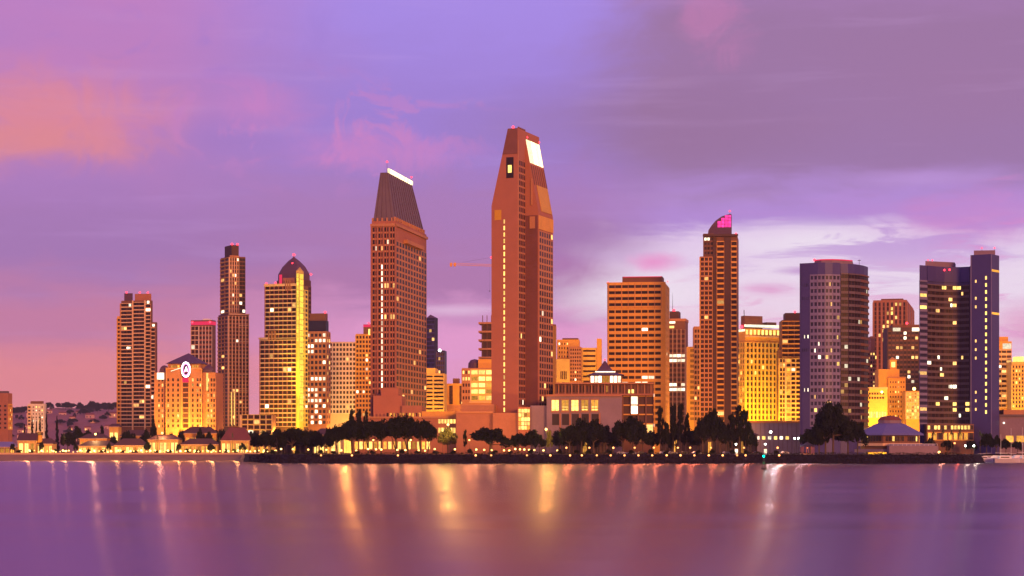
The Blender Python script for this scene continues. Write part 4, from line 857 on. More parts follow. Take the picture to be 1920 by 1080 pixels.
# brown office towers and art deco block between the blue towers
b = Bld('office_tower', 'tall brown office tower with lit upper windows between the blue towers', 1637, 1700, 1713, 1600, 14, group=None); f = b.frame('L')
b.vol(SALMON, 0, b.wr, 0, b.wl, 0, b.z(562)); b.vol(BROWN, 3, b.wr - 3, 3, b.wl - 6, b.z(562), b.z(559), 'roof_parapet')
b.face(f, .3, b.wl - .2, b.z(740), b.z(566), 8, 21, SALMON, BROWN, pier=.5, bh=.3, pd=.7, bd=.3, glass=GLASSR, lit=.10, lits=(WARM, HOTW), pat=lambda i, j, r: (HOTW if j in (16, 19) and 2 < i < 7 and r < .5 else None))
b.face(b.frame('R'), .3, b.wr - .2, b.z(740), b.z(566), 3, 21, SALMON, BROWN, pier=.5, bh=.3, pd=.7, bd=.3, glass=GLASSR, lit=.05); b.done()
b = Bld('office_tower', 'dark brown office block with two bright white roof lamps left of the concave tower', 1664, 1730, None, 1450, 3, 25, group=None); f = b.frame('L')
b.vol(DKBROWN, 0, 25, 0, b.wl, 0, b.z(614)); b.vol(BROWN, 3, 20, 2, b.wl - 4, b.z(614), b.z(608), 'roof_parapet')
b.face(f, .2, b.wl - .2, b.z(720), b.z(620), 9, 11, DKBROWN, BROWN, pier=.3, bh=.42, pd=.3, bd=.25, glass=GLASS, lit=.13, lits=(WARM, WHITEW))
for px in (1681, 1717): b.fb('roof_lamp', WHITEW, f, b.uL(px - 7), b.uL(px + 7), b.z(621), b.z(614.5), .4, .9)
b.beacon(0, b.wl * .45, b.z(606), .9); b.done()
b = Bld('apartment_block', 'pale slim block with lit windows just right of the curved blue tower', 1626, 1641, None, 1500, 3, 18, group=None); f = b.frame('L'); b.vol(SALMON, 0, 18, 0, b.wl, 0, b.z(656)); b.vol(SALMON, 2, 18, 0, 3, b.z(656), b.z(630), 'stair_tower')
b.face(f, .2, b.wl - .1, b.z(735), b.z(660), 3, 10, SALMON, pier=.4, bh=.45, pd=.3, bd=.25, glass=GLASSR, lit=.3, lits=(WARM, HOTW)); b.done()
b = Bld('art_deco_tower', 'orange art deco stepped tower with small lantern top', 1647, 1698, None, 1300, 3, 22, group=None); f = b.frame('L'); yy = lambda px: b.wl - b.uL(px)
b.vol(OCHRE, 0, 22, 0, yy(1665), 0, b.z(708)); b.vol(OCHRE, 1.5, 20, yy(1687), yy(1648), 0, b.z(692)); b.vol(OCHRE, 4, 14, yy(1683), yy(1670), b.z(692), b.z(674), 'lantern'); b.hip('lantern_roof', OCHRE, 4, 14, yy(1683), yy(1670), b.z(674), b.z(668)); m = MB(); m.tube((9, yy(1676.5), b.z(669)), (9, yy(1676.5), b.z(660)), .3, .08, METAL); m.build('finial', b.root)
b.face(f, b.uL(1667), b.wl - .3, b.z(785), b.z(712), 6, 8, OCHRE, pier=.6, bh=.6, pd=.25, bd=.2, glass=GLASSR, lit=.2, lits=(WARM, HOTW)); b.fb('cornice', TAN, f, b.uL(1664), b.wl + .2, b.z(709), b.z(706.5), 0, .6)
b.fb('lantern_window', HOTW, b.frame('L', 4), b.uL(1673), b.uL(1680), b.z(688), b.z(678), .02, .15); b.done()
b = Bld('civic_building', 'bright yellow floodlit low block at the foot of the art deco tower', 1624, 1664, None, 1250, 3, 20, group=None); f = b.frame('L')
b.vol(YELLOW, 0, 20, 0, b.wl, 0, b.z(727)); b.fb('cornice', CREAM, f, -.2, b.wl + .2, b.z(730), b.z(726), 0, .7)
for j in range(2): 
    for k in range(6): b.win(GLASSR, f, b.uL(1629 + k * 5), b.uL(1632.4 + k * 5), b.z(748 - j * 8), b.z(744 - j * 8), .02, .1)
ball('wall_lamp', LAMPW, b.root, (-1, b.wl - b.uL(1653), b.z(735)), .8)
for k in range(7): b.win(HOTW, f, b.uL(1627 + k * 5.2), b.uL(1630.4 + k * 5.2), b.z(783), b.z(772), .02, .1)
b.done(); flood('floodlight before the bright yellow low block', 1644, 1226, (fx(1644, 1250), 1250, 24), 75000, (1, .66, .02), 120); flood('floodlight before the orange art deco tower', 1682, 1272, (fx(1682, 1300), 1300, 24), 40000, (1, .5, .05), 110)
b = Bld('civic_building', 'cream lit grid block with bright roof lamp left of the concave tower', 1699, 1729, None, 1270, 3, 18, group=None); f = b.frame('L')
b.vol(OCHRE, 0, 18, 0, b.wl, 0, b.z(733)); b.face(f, .1, b.wl - .2, b.z(786), b.z(735), 6, 8, CREAM, CREAM, pier=.3, bh=.34, pd=.5, bd=.4, glass=AMBER, lit=.2, lits=(HOTW,)); ball('roof_lamp', LAMPW, b.root, (0, b.wl * .5, b.z(729)), 1.0); b.done()
flood('floodlight before the cream lit grid block', 1712, 1246, (fx(1712, 1270), 1270, 16), 26000, (1, .6, .08), 110)

# right edge
b = Bld('office_building', 'orange banded tower with glowing top corner right of the concave tower', 1868, 1897, None, 1350, 4, 20, group=None); f = b.frame('L'); b.vol(OCHRE, 0, 20, 0, b.wl, 0, b.z(640)); b.vol(OCHRE, 2, 18, 2, b.wl - 1, b.z(640), b.z(631), 'roof_room')
b.face(f, .1, b.wl - .2, b.z(765), b.z(655), 3, 12, OCHRE, CREAM, pier=.1, bh=.5, pd=.2, bd=.5, glass=GLASSR, lit=.08); b.fb('lit_panel', WHITEW, f, b.uL(1880), b.uL(1896), b.z(654), b.z(644), .1, .4); b.done()
b = Bld('office_building', 'yellow gridded block at the far right behind the low grey hall', 1897, 1960, None, 1330, 4, 20, group=None); f = b.frame('L'); b.vol(YELLOW, 0, 20, 0, b.wl, 0, b.z(678)); b.vol(HOTW, 2, 14, b.wl - 8, b.wl - 3, b.z(678), b.z(668), 'roof_lantern')
b.face(f, .1, b.wl - .1, b.z(765), b.z(684), 11, 11, YELLOW, OCHRE, pier=.45, bh=.4, pd=.5, bd=.3, glass=GLASSR, lit=.12, lits=(HOTW, AMBER)); b.done()
flood('floodlight before the orange and yellow blocks at the right end', 1893, 1300, (fx(1895, 1340), 1340, 26), 70000, (1, .56, .06), 120)
b = Bld('convention_hall', 'low violet grey hall with amber lit openings at the right end', 1874, 1990, None, 1090, 2, 40, group=None); f = b.frame('L')
b.vol(VIOLET, 0, 40, 0, b.wl, 0, b.z(778)); b.vol(TAN, 4, 40, 0, b.wl - 3, b.z(778), b.z(768), 'set_back_storey'); b.fb('roof_edge', GREYB, f, -.3, b.wl + .3, b.z(781), b.z(777), 0, .8)
for k in range(5): b.win(AMBER, f, b.uL(1886 + k * 20), b.uL(1900 + k * 20), b.z(829), b.z(817), .02, .2)
ball('wall_lamp', WHITEW, b.root, (-.4, b.wl - b.uL(1882), b.z(793)), .5); b.done()
# grey blue hall between the sail tower and the curved tower
b = Bld('exhibition_hall', 'plain blue grey low hall below the yellow floodlit blocks', 1400, 1535, None, 1120, 2, 30, group=None); f = b.frame('L'); yy = lambda px: b.wl - b.uL(px)
b.vol(BLUEBAND, 0, 30, 0, b.wl, 0, b.z(792)); b.fb('roof_edge', SALMON, f, -.3, b.wl + .3, b.z(793), b.z(789), 0, .6)
for k in range(16): b.fb('panel_joint', GREYB, f, b.wl * k / 16, b.wl * k / 16 + .2, 0, b.z(793), 0, .12)
for k in range(6): b.win(HOTW if k % 2 else WHITEW, f, b.uL(1418 + k * 11), b.uL(1424 + k * 11), b.z(824), b.z(818), .02, .12)
b.done()

# ------------------------------------------------------------------ trees
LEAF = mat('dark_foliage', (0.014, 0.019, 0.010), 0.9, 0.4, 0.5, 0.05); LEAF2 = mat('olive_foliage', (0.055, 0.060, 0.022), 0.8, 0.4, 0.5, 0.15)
BARK = mat('bark', (0.10, 0.065, 0.045), 0.9, 0.3, 1.5); PALMLEAF = mat('palm_foliage', (0.05, 0.065, 0.02), 0.7, 0.3, 0.5)
def leafcloud(clumps, n, size, seed, m):
    rn = random.Random(seed); b = MB(); per = max(1, n // len(clumps))
    for (cx, cy, cz, r, rz) in clumps:
        for _ in range(per):
            while True:
                p = Vector((rn.uniform(-1, 1), rn.uniform(-1, 1), rn.uniform(-1, 1)))
                if p.length <= 1: break
            p = p * (0.55 + .45 * rn.random()) if p.length > 0 else p
            c = Vector((cx + p.x * r, cy + p.y * r, cz + p.z * rz)); s = size * rn.uniform(.6, 1.4)
            u = Vector((rn.gauss(0, 1), rn.gauss(0, 1), rn.gauss(0, .7))).normalized(); v = u.orthogonal().normalized(); w = u.cross(v)
            a = rn.uniform(0, 6.28); v, w = v * math.cos(a) + w * math.sin(a), w * math.cos(a) - v * math.sin(a)
            b.quad([c - v * s, c + w * s * .5, c + v * s, c - w * s * .5], m)
    return b
TREES = {}
def tree_meshes(kind, seed):
    if (kind, seed) in TREES: return TREES[kind, seed]
    rn = random.Random(kind + str(seed)); tr = MB(); cl = []; m = LEAF; n, size = 1500, .05
    if kind == 'broad':
        tr.tube((0, 0, 0), (.01, 0, .34), .035, .026, BARK, 7)
        for k in range(17):
            a = k * 2.4 + rn.uniform(-.4, .4); q = math.sqrt((k + .5) / 17); r = .40 * q; z = .74 - .30 * q * q + rn.uniform(-.10, .10)
            cl.append((r * math.cos(a), r * math.sin(a), z, rn.uniform(.13, .20), rn.uniform(.13, .20)))
            if k % 2 == 0: tr.tube((.01, 0, .32), (r * .8 * math.cos(a), r * .8 * math.sin(a), z - .05), .018, .006, BARK, 5)
        n = 3600; size = .040
    elif kind == 'flat':
        tr.tube((-.02, 0, 0), (.0, 0, .40), .03, .022, BARK, 7); tr.tube((.0, 0, .1), (.12, .03, .45), .02, .012, BARK, 6)
        for k in range(20):
            a = k * 2.4; q = math.sqrt((k + .5) / 20); r = .43 * q; z = .74 - .14 * q * q + rn.uniform(-.10, .10)
            cl.append((r * math.cos(a), r * math.sin(a), z, rn.uniform(.12, .18), rn.uniform(.15, .23)))
            if k % 2 == 0: tr.tube((0, 0, .38), (r * .8 * math.cos(a), r * .8 * math.sin(a), z - .06), .016, .005, BARK, 5)
        n = 4200; size = .036
    elif kind == 'cone':
        tr.tube((0, 0, 0), (0, 0, .9), .03, .008, BARK, 6)
        for k in range(16):
            z = .12 + .84 * k / 15; r = .34 * (1 - z) + .05; a = rn.uniform(0, 6.28); cl.append((r * .4 * math.cos(a), r * .4 * math.sin(a), z, r, .07))
        n = 2200; size = .036
    elif kind == 'tall':
        tr.tube((0, 0, 0), (.03, 0, .55), .022, .014, BARK, 6); tr.tube((.03, 0, .55), (-.02, .02, .93), .014, .004, BARK, 5)
        for k in range(13):
            z = .34 + .62 * (k + rn.random()) / 13.5; r = (.24 if z < .75 else .15) * rn.uniform(.4, 1); a = k * 2.4 + rn.random()
            cl.append((r * math.cos(a), r * math.sin(a), z, rn.uniform(.12, .19), rn.uniform(.07, .12))); tr.tube((.02, 0, z - .14), (r * math.cos(a), r * math.sin(a), z), .009, .003, BARK, 4)
        n = 2200; size = .036
    elif kind == 'bush':
        tr.tube((0, 0, 0), (0, 0, .5), .05, .02, BARK, 5)
        for k in range(9):
            a = k * 2.4; r = .32 * math.sqrt(k / 9); cl.append((r * math.cos(a), r * math.sin(a), .42 + rn.uniform(-.1, .18) - .3 * r, .22, .28))
        n = 700; size = .07
    if kind == 'palm':
        tr.tube((0, 0, 0), (.015, 0, .5), .022, .017, BARK, 6); tr.tube((.015, 0, .5), (.0, 0, .86), .017, .014, BARK, 6); b = MB()
        for k in range(22):
            a = k * 2.4; el_ = rn.uniform(-.5, 1.1); prev = Vector((0, 0, .86)); d = Vector((math.cos(a) * math.cos(el_), math.sin(a) * math.cos(el_), math.sin(el_))); side = Vector((-math.sin(a), math.cos(a), 0))
            for s in range(4):
                nx = prev + d * .075; w0, w1 = (.022, .030, .024, .014)[s], (.030, .024, .014, .002)[s]
                b.quad([prev - side * w0, prev + side * w0, nx + side * w1, nx - side * w1], PALMLEAF); prev = nx; d = (d + Vector((0, 0, -.35))).normalized()
    else: b = leafcloud(cl, n, size, seed, m)
    TREES[kind, seed] = (tr.mesh('trunk_' + kind), b.mesh('crown_' + kind)); return TREES[kind, seed]
TN = {'broad': 'broadleaf_tree', 'flat': 'broadleaf_tree', 'cone': 'cypress_tree', 'tall': 'eucalyptus_tree', 'palm': 'palm_tree', 'bush': 'shrub'}
TK = [0]
def tree(kind, px, top, wpx, Y, label, group=None, z=GZ):
    TK[0] += 1; h = fz(top, Y) - z; w = wpx / F * Y * 1.12; rn = random.Random(TK[0])
    r = empty(TN[kind], (fx(px, Y), Y, z), rn.uniform(0, 6.28)); tag(r, label, 'shrub' if kind == 'bush' else 'tree', group)
    a, c = tree_meshes(kind, TK[0] % 4)
    for nm, me in (('trunk', a), ('crown', c)):
        o = bpy.data.objects.new(nm, me); o.scale = (w, w, h / 0.98); link(o, r)
    return r
def lamplit_leaf(r):  # lighter copy of the dark crown: lamplight put into the leaf colour
    o = next(c for c in r.children if c.name.startswith('crown')); me = o.data.copy(); me.materials[0] = mat('lamplit_foliage', (0.12, 0.105, 0.035), 0.8, 0.3, 0.5, 0.1); o.data = me
LB = 'dark cypress tree in the clump before the floodlit white block'
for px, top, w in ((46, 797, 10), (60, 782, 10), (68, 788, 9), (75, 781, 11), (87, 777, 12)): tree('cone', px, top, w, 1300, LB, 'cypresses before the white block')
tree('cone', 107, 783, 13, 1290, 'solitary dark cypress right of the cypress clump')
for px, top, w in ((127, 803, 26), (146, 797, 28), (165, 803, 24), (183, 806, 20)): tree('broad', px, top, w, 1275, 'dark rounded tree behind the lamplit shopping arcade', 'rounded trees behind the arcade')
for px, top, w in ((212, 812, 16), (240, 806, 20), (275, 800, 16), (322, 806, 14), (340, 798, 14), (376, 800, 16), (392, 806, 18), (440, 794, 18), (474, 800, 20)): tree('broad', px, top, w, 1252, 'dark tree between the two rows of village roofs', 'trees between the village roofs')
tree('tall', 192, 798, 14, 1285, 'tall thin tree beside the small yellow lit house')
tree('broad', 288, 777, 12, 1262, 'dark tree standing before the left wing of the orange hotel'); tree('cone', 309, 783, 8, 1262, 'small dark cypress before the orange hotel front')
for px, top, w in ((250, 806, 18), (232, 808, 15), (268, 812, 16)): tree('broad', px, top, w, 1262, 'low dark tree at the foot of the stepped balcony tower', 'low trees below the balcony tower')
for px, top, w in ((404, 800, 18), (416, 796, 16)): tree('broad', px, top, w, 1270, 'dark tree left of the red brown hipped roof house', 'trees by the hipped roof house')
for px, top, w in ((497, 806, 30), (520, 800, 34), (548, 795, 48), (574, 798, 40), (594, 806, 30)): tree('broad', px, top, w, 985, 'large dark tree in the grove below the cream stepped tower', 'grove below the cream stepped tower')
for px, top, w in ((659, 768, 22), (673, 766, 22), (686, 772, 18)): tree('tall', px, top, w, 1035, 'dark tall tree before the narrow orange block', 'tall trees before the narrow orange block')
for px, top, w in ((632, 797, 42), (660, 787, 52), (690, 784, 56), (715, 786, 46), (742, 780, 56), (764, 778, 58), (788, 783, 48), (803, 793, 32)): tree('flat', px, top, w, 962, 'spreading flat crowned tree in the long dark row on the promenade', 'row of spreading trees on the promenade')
lamplit_leaf(tree('broad', 840, 800, 36, 985, 'yellow lit tree under the tall lamp before the salmon podium'))
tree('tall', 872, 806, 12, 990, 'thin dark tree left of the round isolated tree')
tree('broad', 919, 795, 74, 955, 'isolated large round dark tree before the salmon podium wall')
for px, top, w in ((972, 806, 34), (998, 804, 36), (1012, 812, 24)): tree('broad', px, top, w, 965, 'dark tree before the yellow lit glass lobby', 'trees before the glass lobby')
lamplit_leaf(tree('tall', 1030, 806, 20, 975, 'amber lit tree beside the tall lamp before the violet podium'))
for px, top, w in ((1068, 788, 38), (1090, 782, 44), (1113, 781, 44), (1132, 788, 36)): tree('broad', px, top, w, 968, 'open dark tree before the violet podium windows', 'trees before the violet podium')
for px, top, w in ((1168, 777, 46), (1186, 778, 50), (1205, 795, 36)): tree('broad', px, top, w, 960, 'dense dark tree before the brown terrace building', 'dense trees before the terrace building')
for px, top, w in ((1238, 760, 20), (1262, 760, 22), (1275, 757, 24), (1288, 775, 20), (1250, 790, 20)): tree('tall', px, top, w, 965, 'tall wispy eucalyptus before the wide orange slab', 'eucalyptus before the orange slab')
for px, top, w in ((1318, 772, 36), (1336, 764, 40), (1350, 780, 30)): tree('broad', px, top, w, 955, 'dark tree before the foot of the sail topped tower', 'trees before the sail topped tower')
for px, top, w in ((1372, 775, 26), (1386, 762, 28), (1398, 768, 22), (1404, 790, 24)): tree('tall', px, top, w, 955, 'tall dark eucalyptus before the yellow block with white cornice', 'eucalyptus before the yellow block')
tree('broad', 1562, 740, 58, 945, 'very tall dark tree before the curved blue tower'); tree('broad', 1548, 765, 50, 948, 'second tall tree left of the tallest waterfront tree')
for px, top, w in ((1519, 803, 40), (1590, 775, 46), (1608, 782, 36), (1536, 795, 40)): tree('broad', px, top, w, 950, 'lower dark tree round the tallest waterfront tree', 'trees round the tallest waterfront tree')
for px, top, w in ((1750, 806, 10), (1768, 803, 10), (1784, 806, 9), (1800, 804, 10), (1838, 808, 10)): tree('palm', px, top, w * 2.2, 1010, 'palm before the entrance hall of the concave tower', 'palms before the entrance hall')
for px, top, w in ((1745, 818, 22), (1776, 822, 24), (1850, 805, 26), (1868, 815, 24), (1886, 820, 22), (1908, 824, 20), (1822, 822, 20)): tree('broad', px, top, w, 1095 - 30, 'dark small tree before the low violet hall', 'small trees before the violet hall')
rn = random.Random(21)
for k in range(26): 
    px = 520 + k * 37 + rn.uniform(-12, 12); tree('bush', px, 843 - rn.uniform(0, 4), 12, 940 + rn.uniform(-4, 4), 'low dark shrub behind the seawall hedge', 'shrubs behind the seawall hedge')
for k, px in enumerate((120, 295, 412, 436, 505)): tree('palm', px, 812 + 4 * (k % 3), 12, 1232, 'small palm by the lamplit shopping arcade', 'palms by the shopping arcade')
for px, top, w in ((1048, 800, 30), (1075, 806, 34), (1102, 808, 34), (1130, 802, 32), (1150, 806, 30)): tree('broad', px, top, w, 992, 'second row tree close to the violet podium wall', 'second row trees at the violet podium')
for px, top, w in ((1222, 806, 30), (1243, 800, 32), (1268, 802, 34), (1292, 798, 30), (1308, 804, 28), (1362, 796, 30), (1384, 800, 32), (1408, 806, 26)): tree('broad', px, top, w, 985, 'second row tree hiding the low brown service blocks', 'second row trees at the service blocks')
for px, top, w in ((482, 812, 24), (508, 812, 28), (534, 806, 30), (562, 806, 30), (586, 812, 26), (612, 812, 28)): tree('broad', px, top, w, 1002, 'second row tree in the cream tower grove', 'second row trees of the cream tower grove')
# trees and houses on the hill
rn = random.Random(33)
for k in range(100):
    px = rn.uniform(-10, 228); f = rn.uniform(.82, 1) if k < 70 else rn.uniform(.2, .75); Y = 3600 + f * 900; X = fx(px, Y)
    z = GZ - 2 + (hillprof(X) - GZ) * (math.sin(f * math.pi / 2) ** 1.3) - 2; s = rn.uniform(9, 18)
    py = HZ - (z + s - CAMZ) * F / Y; tree(rn.choice(('broad', 'broad', 'tall')), px, py, rn.uniform(10, 22), Y, 'hazy tree on the distant hill', 'trees on the distant hill', z)
tree('broad', 173, 746, 18, 4450, 'tallest tree on the ridge of the distant hill', None, 70)
PINKW = mat('hill_house_wall', (0.55, 0.34, 0.28))
for k in range(20):
    px = rn.uniform(25, 215); f = rn.uniform(.15, .7); Y = 3600 + f * 900; X = fx(px, Y); z = GZ - 2 + (hillprof(X) - GZ) * (math.sin(f * math.pi / 2) ** 1.3) - 2
    h = empty('hill_house', (X, Y, z), rn.uniform(-.4, .4)); tag(h, 'small pale house among trees on the distant hill', 'house', 'houses on the distant hill'); w, d, e = rn.uniform(9, 16), 9, rn.uniform(6, 9)
    m = MB(); m.box(-w / 2, w / 2, -d / 2, d / 2, 0, e, PINKW); m.build('wall', h); m = MB(); m.frustum([(-w / 2 - .5, -d / 2 - .5, e), (w / 2 + .5, -d / 2 - .5, e), (w / 2 + .5, d / 2 + .5, e), (-w / 2 - .5, d / 2 + .5, e)], [(-w / 2, -.1, e + 3), (w / 2, -.1, e + 3), (w / 2, .1, e + 3), (-w / 2, .1, e + 3)], REDROOF); m.build('roof', h)
    for q in range(2): block('window', WARM if rn.random() < .3 else GLASS, h, -w / 4 + q * w / 2 - 1, -w / 4 + q * w / 2 + 1, -d / 2 - .15, -d / 2 - .02, e * .35, e * .75)

# ------------------------------------------------------------------ lamps
def lamp(kind, px, py, Y, label, group, power=0, col=(1, .5, .12), z=GZ, r=None, gm=None):
    X = fx(px, Y); h = fz(py, Y) - z; root = empty({'bollard': 'bollard_lamp', 'post': 'street_lamp', 'mast': 'lamp_mast'}[kind], (X, Y, z)); tag(root, label, 'lamp', group)
    gm = gm or LAMPW; r = r or .34; m = MB()
    m.lathe([(.22, 0), (.20, .3), (.07, .45), (.06, h - r)], METAL, 7); m.lathe([(.06, h - r - .1), (r * .6, h - r + .05), (r * .6, h - r + .12), (.01, h - r + .12)], METAL, 7); m.build('post', root)
    ball('globe', gm, root, (0, 0, h), r); m = MB(); m.lathe([(r * .5, h + r * .85), (.02, h + r * 1.35)], METAL, 7); m.build('cap', root)
    if power:
        L = bpy.data.lights.new('lamp_light', 'POINT'); L.energy = power; L.color = col; L.shadow_soft_size = r * 1.6
        lo = bpy.data.objects.new('lamp_light', L); lo.location = (0, -r * 1.2 - .2, h + r * 0.2); link(lo, root)
def bank_z(f): return -0.2 + f * GZ
for px in (892, 921, 988, 1032, 1069, 1091, 1119, 1145, 1171, 1197, 1223, 1250, 1276, 1302, 1329, 1355, 1382, 1398, 602, 660, 746, 1461):
    X = fx(px, 922); sy = shore_y(X); lamp('bollard', px, 853.8, sy + 4.2, 'small orange bollard lamp on the dark seawall bank', 'bollard lamps on the seawall bank', 70 if px > 880 else 40, (1, .36, .10), bank_z(.47), .42, LAMPO)
for i, px in enumerate((55, 78, 100, 118, 124, 150, 177, 208, 222, 245, 265, 282, 300, 315, 338, 356, 365, 390, 400, 428, 446, 463, 478, 495, 515)):
    lamp('post', px, 844.5 + (i * 37 % 5) * .4, 1219 + i % 3, 'warm globe lamp on the promenade before the shopping arcade', 'globe lamps along the arcade promenade', 6000 if i % 2 == 0 else 0, (1, .50, .10), GZ, .62)
lamp('mast', 179, 814, 1240, 'tall lamp mast over the arcade roofs left of the balcony tower', None, 9000, (1, .55, .2), GZ, .6); lamp('mast', 304, 812, 1240, 'tall lamp mast before the orange hotel', None, 9000, (1, .5, .2), GZ, .65)
for i, px in enumerate((527, 549, 578, 612, 624, 640, 668, 690, 705, 715, 745, 760, 785, 797, 815, 853, 893, 908, 922, 945, 955, 966, 975, 983, 992, 1002, 1019, 1045)):
    lamp('post', px, 842 + (i * 29 % 7) * .5, 946 + (i * 7 % 14), 'warm globe lamp on the path under the promenade trees', 'globe lamps under the promenade trees', 900 if i % 2 == 0 else 0, (1, .50, .14), GZ, .42)
for px in (1226, 1271, 1294, 1333, 1395, 1458, 1062, 1105, 1150, 1190): lamp('post', px, 839.5, 948, 'red orange lamp post along the embarcadero car park', 'red orange lamp posts of the car park', 1500, (1, .28, .08), GZ, .42, LAMPO)
lamp('mast', 1445, 810, 952, 'tall white lamp mast before the blue grey hall', None, 5000, (.85, 1, .7), GZ, .55, LAMPC)
lamp('mast', 1761, 848, 940, 'big orange lamp on the bank below the pagoda restaurant', None, 3500, (1, .5, .2), GZ - 2.5, .6)
lamp('mast', 840, 796, 978, 'tall bright lamp above the yellow lit tree', None, 15000, (1, .62, .10), GZ, .6)
lamp('mast', 1024, 805, 968, 'tall bright lamp beside the amber lit tree', None, 12000, (1, .60, .08), GZ, .6)
lamp('post', 1790, 831, 1000, 'red lamp post before the entrance hall', None, 1800, (1, .2, .06), GZ, .5, LAMPO)
for px in (1810, 1826): lamp('post', px, 836, 1000, 'pale green white lamp before the entrance hall', 'pale lamps before the entrance hall', 2200, (.9, 1, .5), GZ, .45, LAMPC)
for px in (1490, 1497, 1435, 1380): lamp('post', px, 822 if px > 1480 else 833, 960, 'slim white lamp beside the gazebo lawn', 'white lamps by the gazebo lawn', 700, (1, .85, .6), GZ, .4, LAMPC)
# streets behind the waterfront: tall sodium masts between the blocks
for i, (px, Y) in enumerate(((240, 1420), (420, 1330), (520, 1300), (585, 1400), (650, 1460), (690, 1330), (820, 1290), (850, 1300), (905, 1230), (1060, 1380), (1110, 1400), (1200, 1140), (1270, 1300), (1300, 1250), (1345, 1090), (1410, 1210), (1450, 1210), (1490, 1190), (1640, 1200), (1700, 1230), (1885, 1290), (1910, 1290))):
    lamp('mast', px, HZ - (16 - CAMZ) * F / Y, Y, 'tall sodium street lamp in the streets behind the waterfront', 'sodium street lamps behind the waterfront', 60000, (1, .45, .06), GZ, .45)
for i, px in enumerate((640, 700, 770, 830, 880, 940, 1000, 1055, 1130, 1200, 1250, 1320, 1370)):
    lamp('mast', px, HZ - (11 - CAMZ) * F / 1005, 1005, 'street lamp on the drive between the trees and the podiums', 'street lamps on the podium drive', 3500, (1, .42, .10), GZ, .35)

# ------------------------------------------------------------------ shopping village on the left
VW = mat('village_stucco', (0.60, 0.36, 0.14)); VR = mat('village_roof', (0.09, 0.04, 0.03))
def house(name, label, x0, x1, Y, eave, ridge, depth=14, wall=VW, roof=VR, nw=4, hip=True, lit=HOTW, group=None, fascia=True):
    X0, X1 = fx(x0, Y), fx(x1, Y); w = X1 - X0; r = empty(name, ((X0 + X1) / 2, Y, GZ)); tag(r, label, 'building', group); e = fz(eave, Y) - GZ; q = fz(ridge, Y) - GZ
    m = MB(); m.box(-w / 2, w / 2, 0, depth, 0, e, wall); m.build('wall', r)
    o = .7; k = min(w * .25, depth * .45) if hip else -.0; m = MB()
    m.frustum([(-w / 2 - o, -o, e), (w / 2 + o, -o, e), (w / 2 + o, depth + o, e), (-w / 2 - o, depth + o, e)], [(-w / 2 - o + k, depth / 2 - .1, q), (w / 2 + o - k, depth / 2 - .1, q), (w / 2 + o - k, depth / 2 + .1, q), (-w / 2 - o + k, depth / 2 + .1, q)], roof); rf = m.build('roof', r)
    if fascia: sub(block('fascia', CREAM if lit else DKBROWN, r, -w / 2 - o, w / 2 + o, -o - .12, -o - .01, e - .35, e - .02), rf)
    for i in range(nw):
        u = -w / 2 + w * (i + .5) / nw; hw = w / nw * .32; wn = block('window', (lit if i % 3 != 2 else AMBER) if lit else (AMBER if i * 7 % 5 == 1 else GLASS), r, u - hw, u + hw, -.1, -.02, .5, e * .78); sub(block('window_frame', VR, r, u - .08, u + .08, -.16, -.11, .5, e * .78), wn)
        block('post', CREAM if lit else DKBROWN, r, u - w / nw * .5 - .1, u - w / nw * .5 + .1, -.65, -.45, 0, e - .02)
    return r
house('shop_house', 'gabled yellow lit shop at the left end of the village', 34, 66, 1232, 826, 812, 12, nw=3, hip=False)
house('shop_house', 'red lit shop beside the small square clock tower', 70, 98, 1236, 832, 822, 12, nw=4)
m = empty('clock_tower', (fx(75, 1238), 1238, GZ)); tag(m, 'small square tower with flat cap rising from the village roofs', 'tower'); h = fz(816, 1238) - GZ
block('shaft', OCHRE, m, -1.2, 1.2, -1.2, 1.2, 0, h); block('belfry', VR, m, -1.6, 1.6, -1.6, 1.6, h, h + 1.8); block('lit_face', AMBER, m, -.8, .8, -1.75, -1.61, h + .4, h + 1.4); block('cap', CREAM, m, -1.9, 1.9, -1.9, 1.9, h + 1.8, h + 2.2)
house('shopping_arcade', 'long low arcade with white fascia and glowing shop fronts', 148, 212, 1230, 836, 826, 14, nw=9)
house('shopping_arcade', 'middle arcade wing with glowing shop fronts below the balcony tower', 214, 272, 1233, 835, 822, 14, nw=8)
house('shopping_arcade', 'orange upper storeyed arcade wing below the hotel', 278, 334, 1236, 824, 815, 16, nw=8)
house('shop_house', 'low amber shop row between the hotel and the hipped roof house', 338, 408, 1238, 833, 822, 14, nw=9, lit=AMBER)
house('shop_house', 'red brown hipped roof house with lit ground floor', 415, 467, 1240, 826, 801, 18, roof=mat('redbrown_roof', (0.17, 0.05, 0.04)), nw=6)
house('shop_house', 'small shop with low roof right of the hipped roof house', 470, 512, 1244, 834, 825, 12, nw=5, lit=AMBER)
house('shop_house', 'small yellow lit house at the foot of the stepped balcony tower', 205, 222, 1290, 800, 794, 10, wall=YELLOW, nw=2)
house('shop_house', 'pale low lodge at the right of the cream tower grove', 588, 640, 1010, 815, 803, 16, wall=CREAM, nw=5)
for k, (x0, x1, e) in enumerate(((1240, 1300, 818), (1300, 1370, 822), (1370, 1420, 815), (1055, 1150, 815), (520, 590, 822))):
    house('pavilion', ('low brown service block behind the eucalyptus', 'low brown service block at the foot of the sail topped tower', 'low brown service block beside the blue grey hall', 'low brown service block before the violet podium', 'low brown service block in the cream tower grove')[k], x0, x1, 1018, e, e - 6, 10, wall=DKBROWN, nw=8, lit=None)
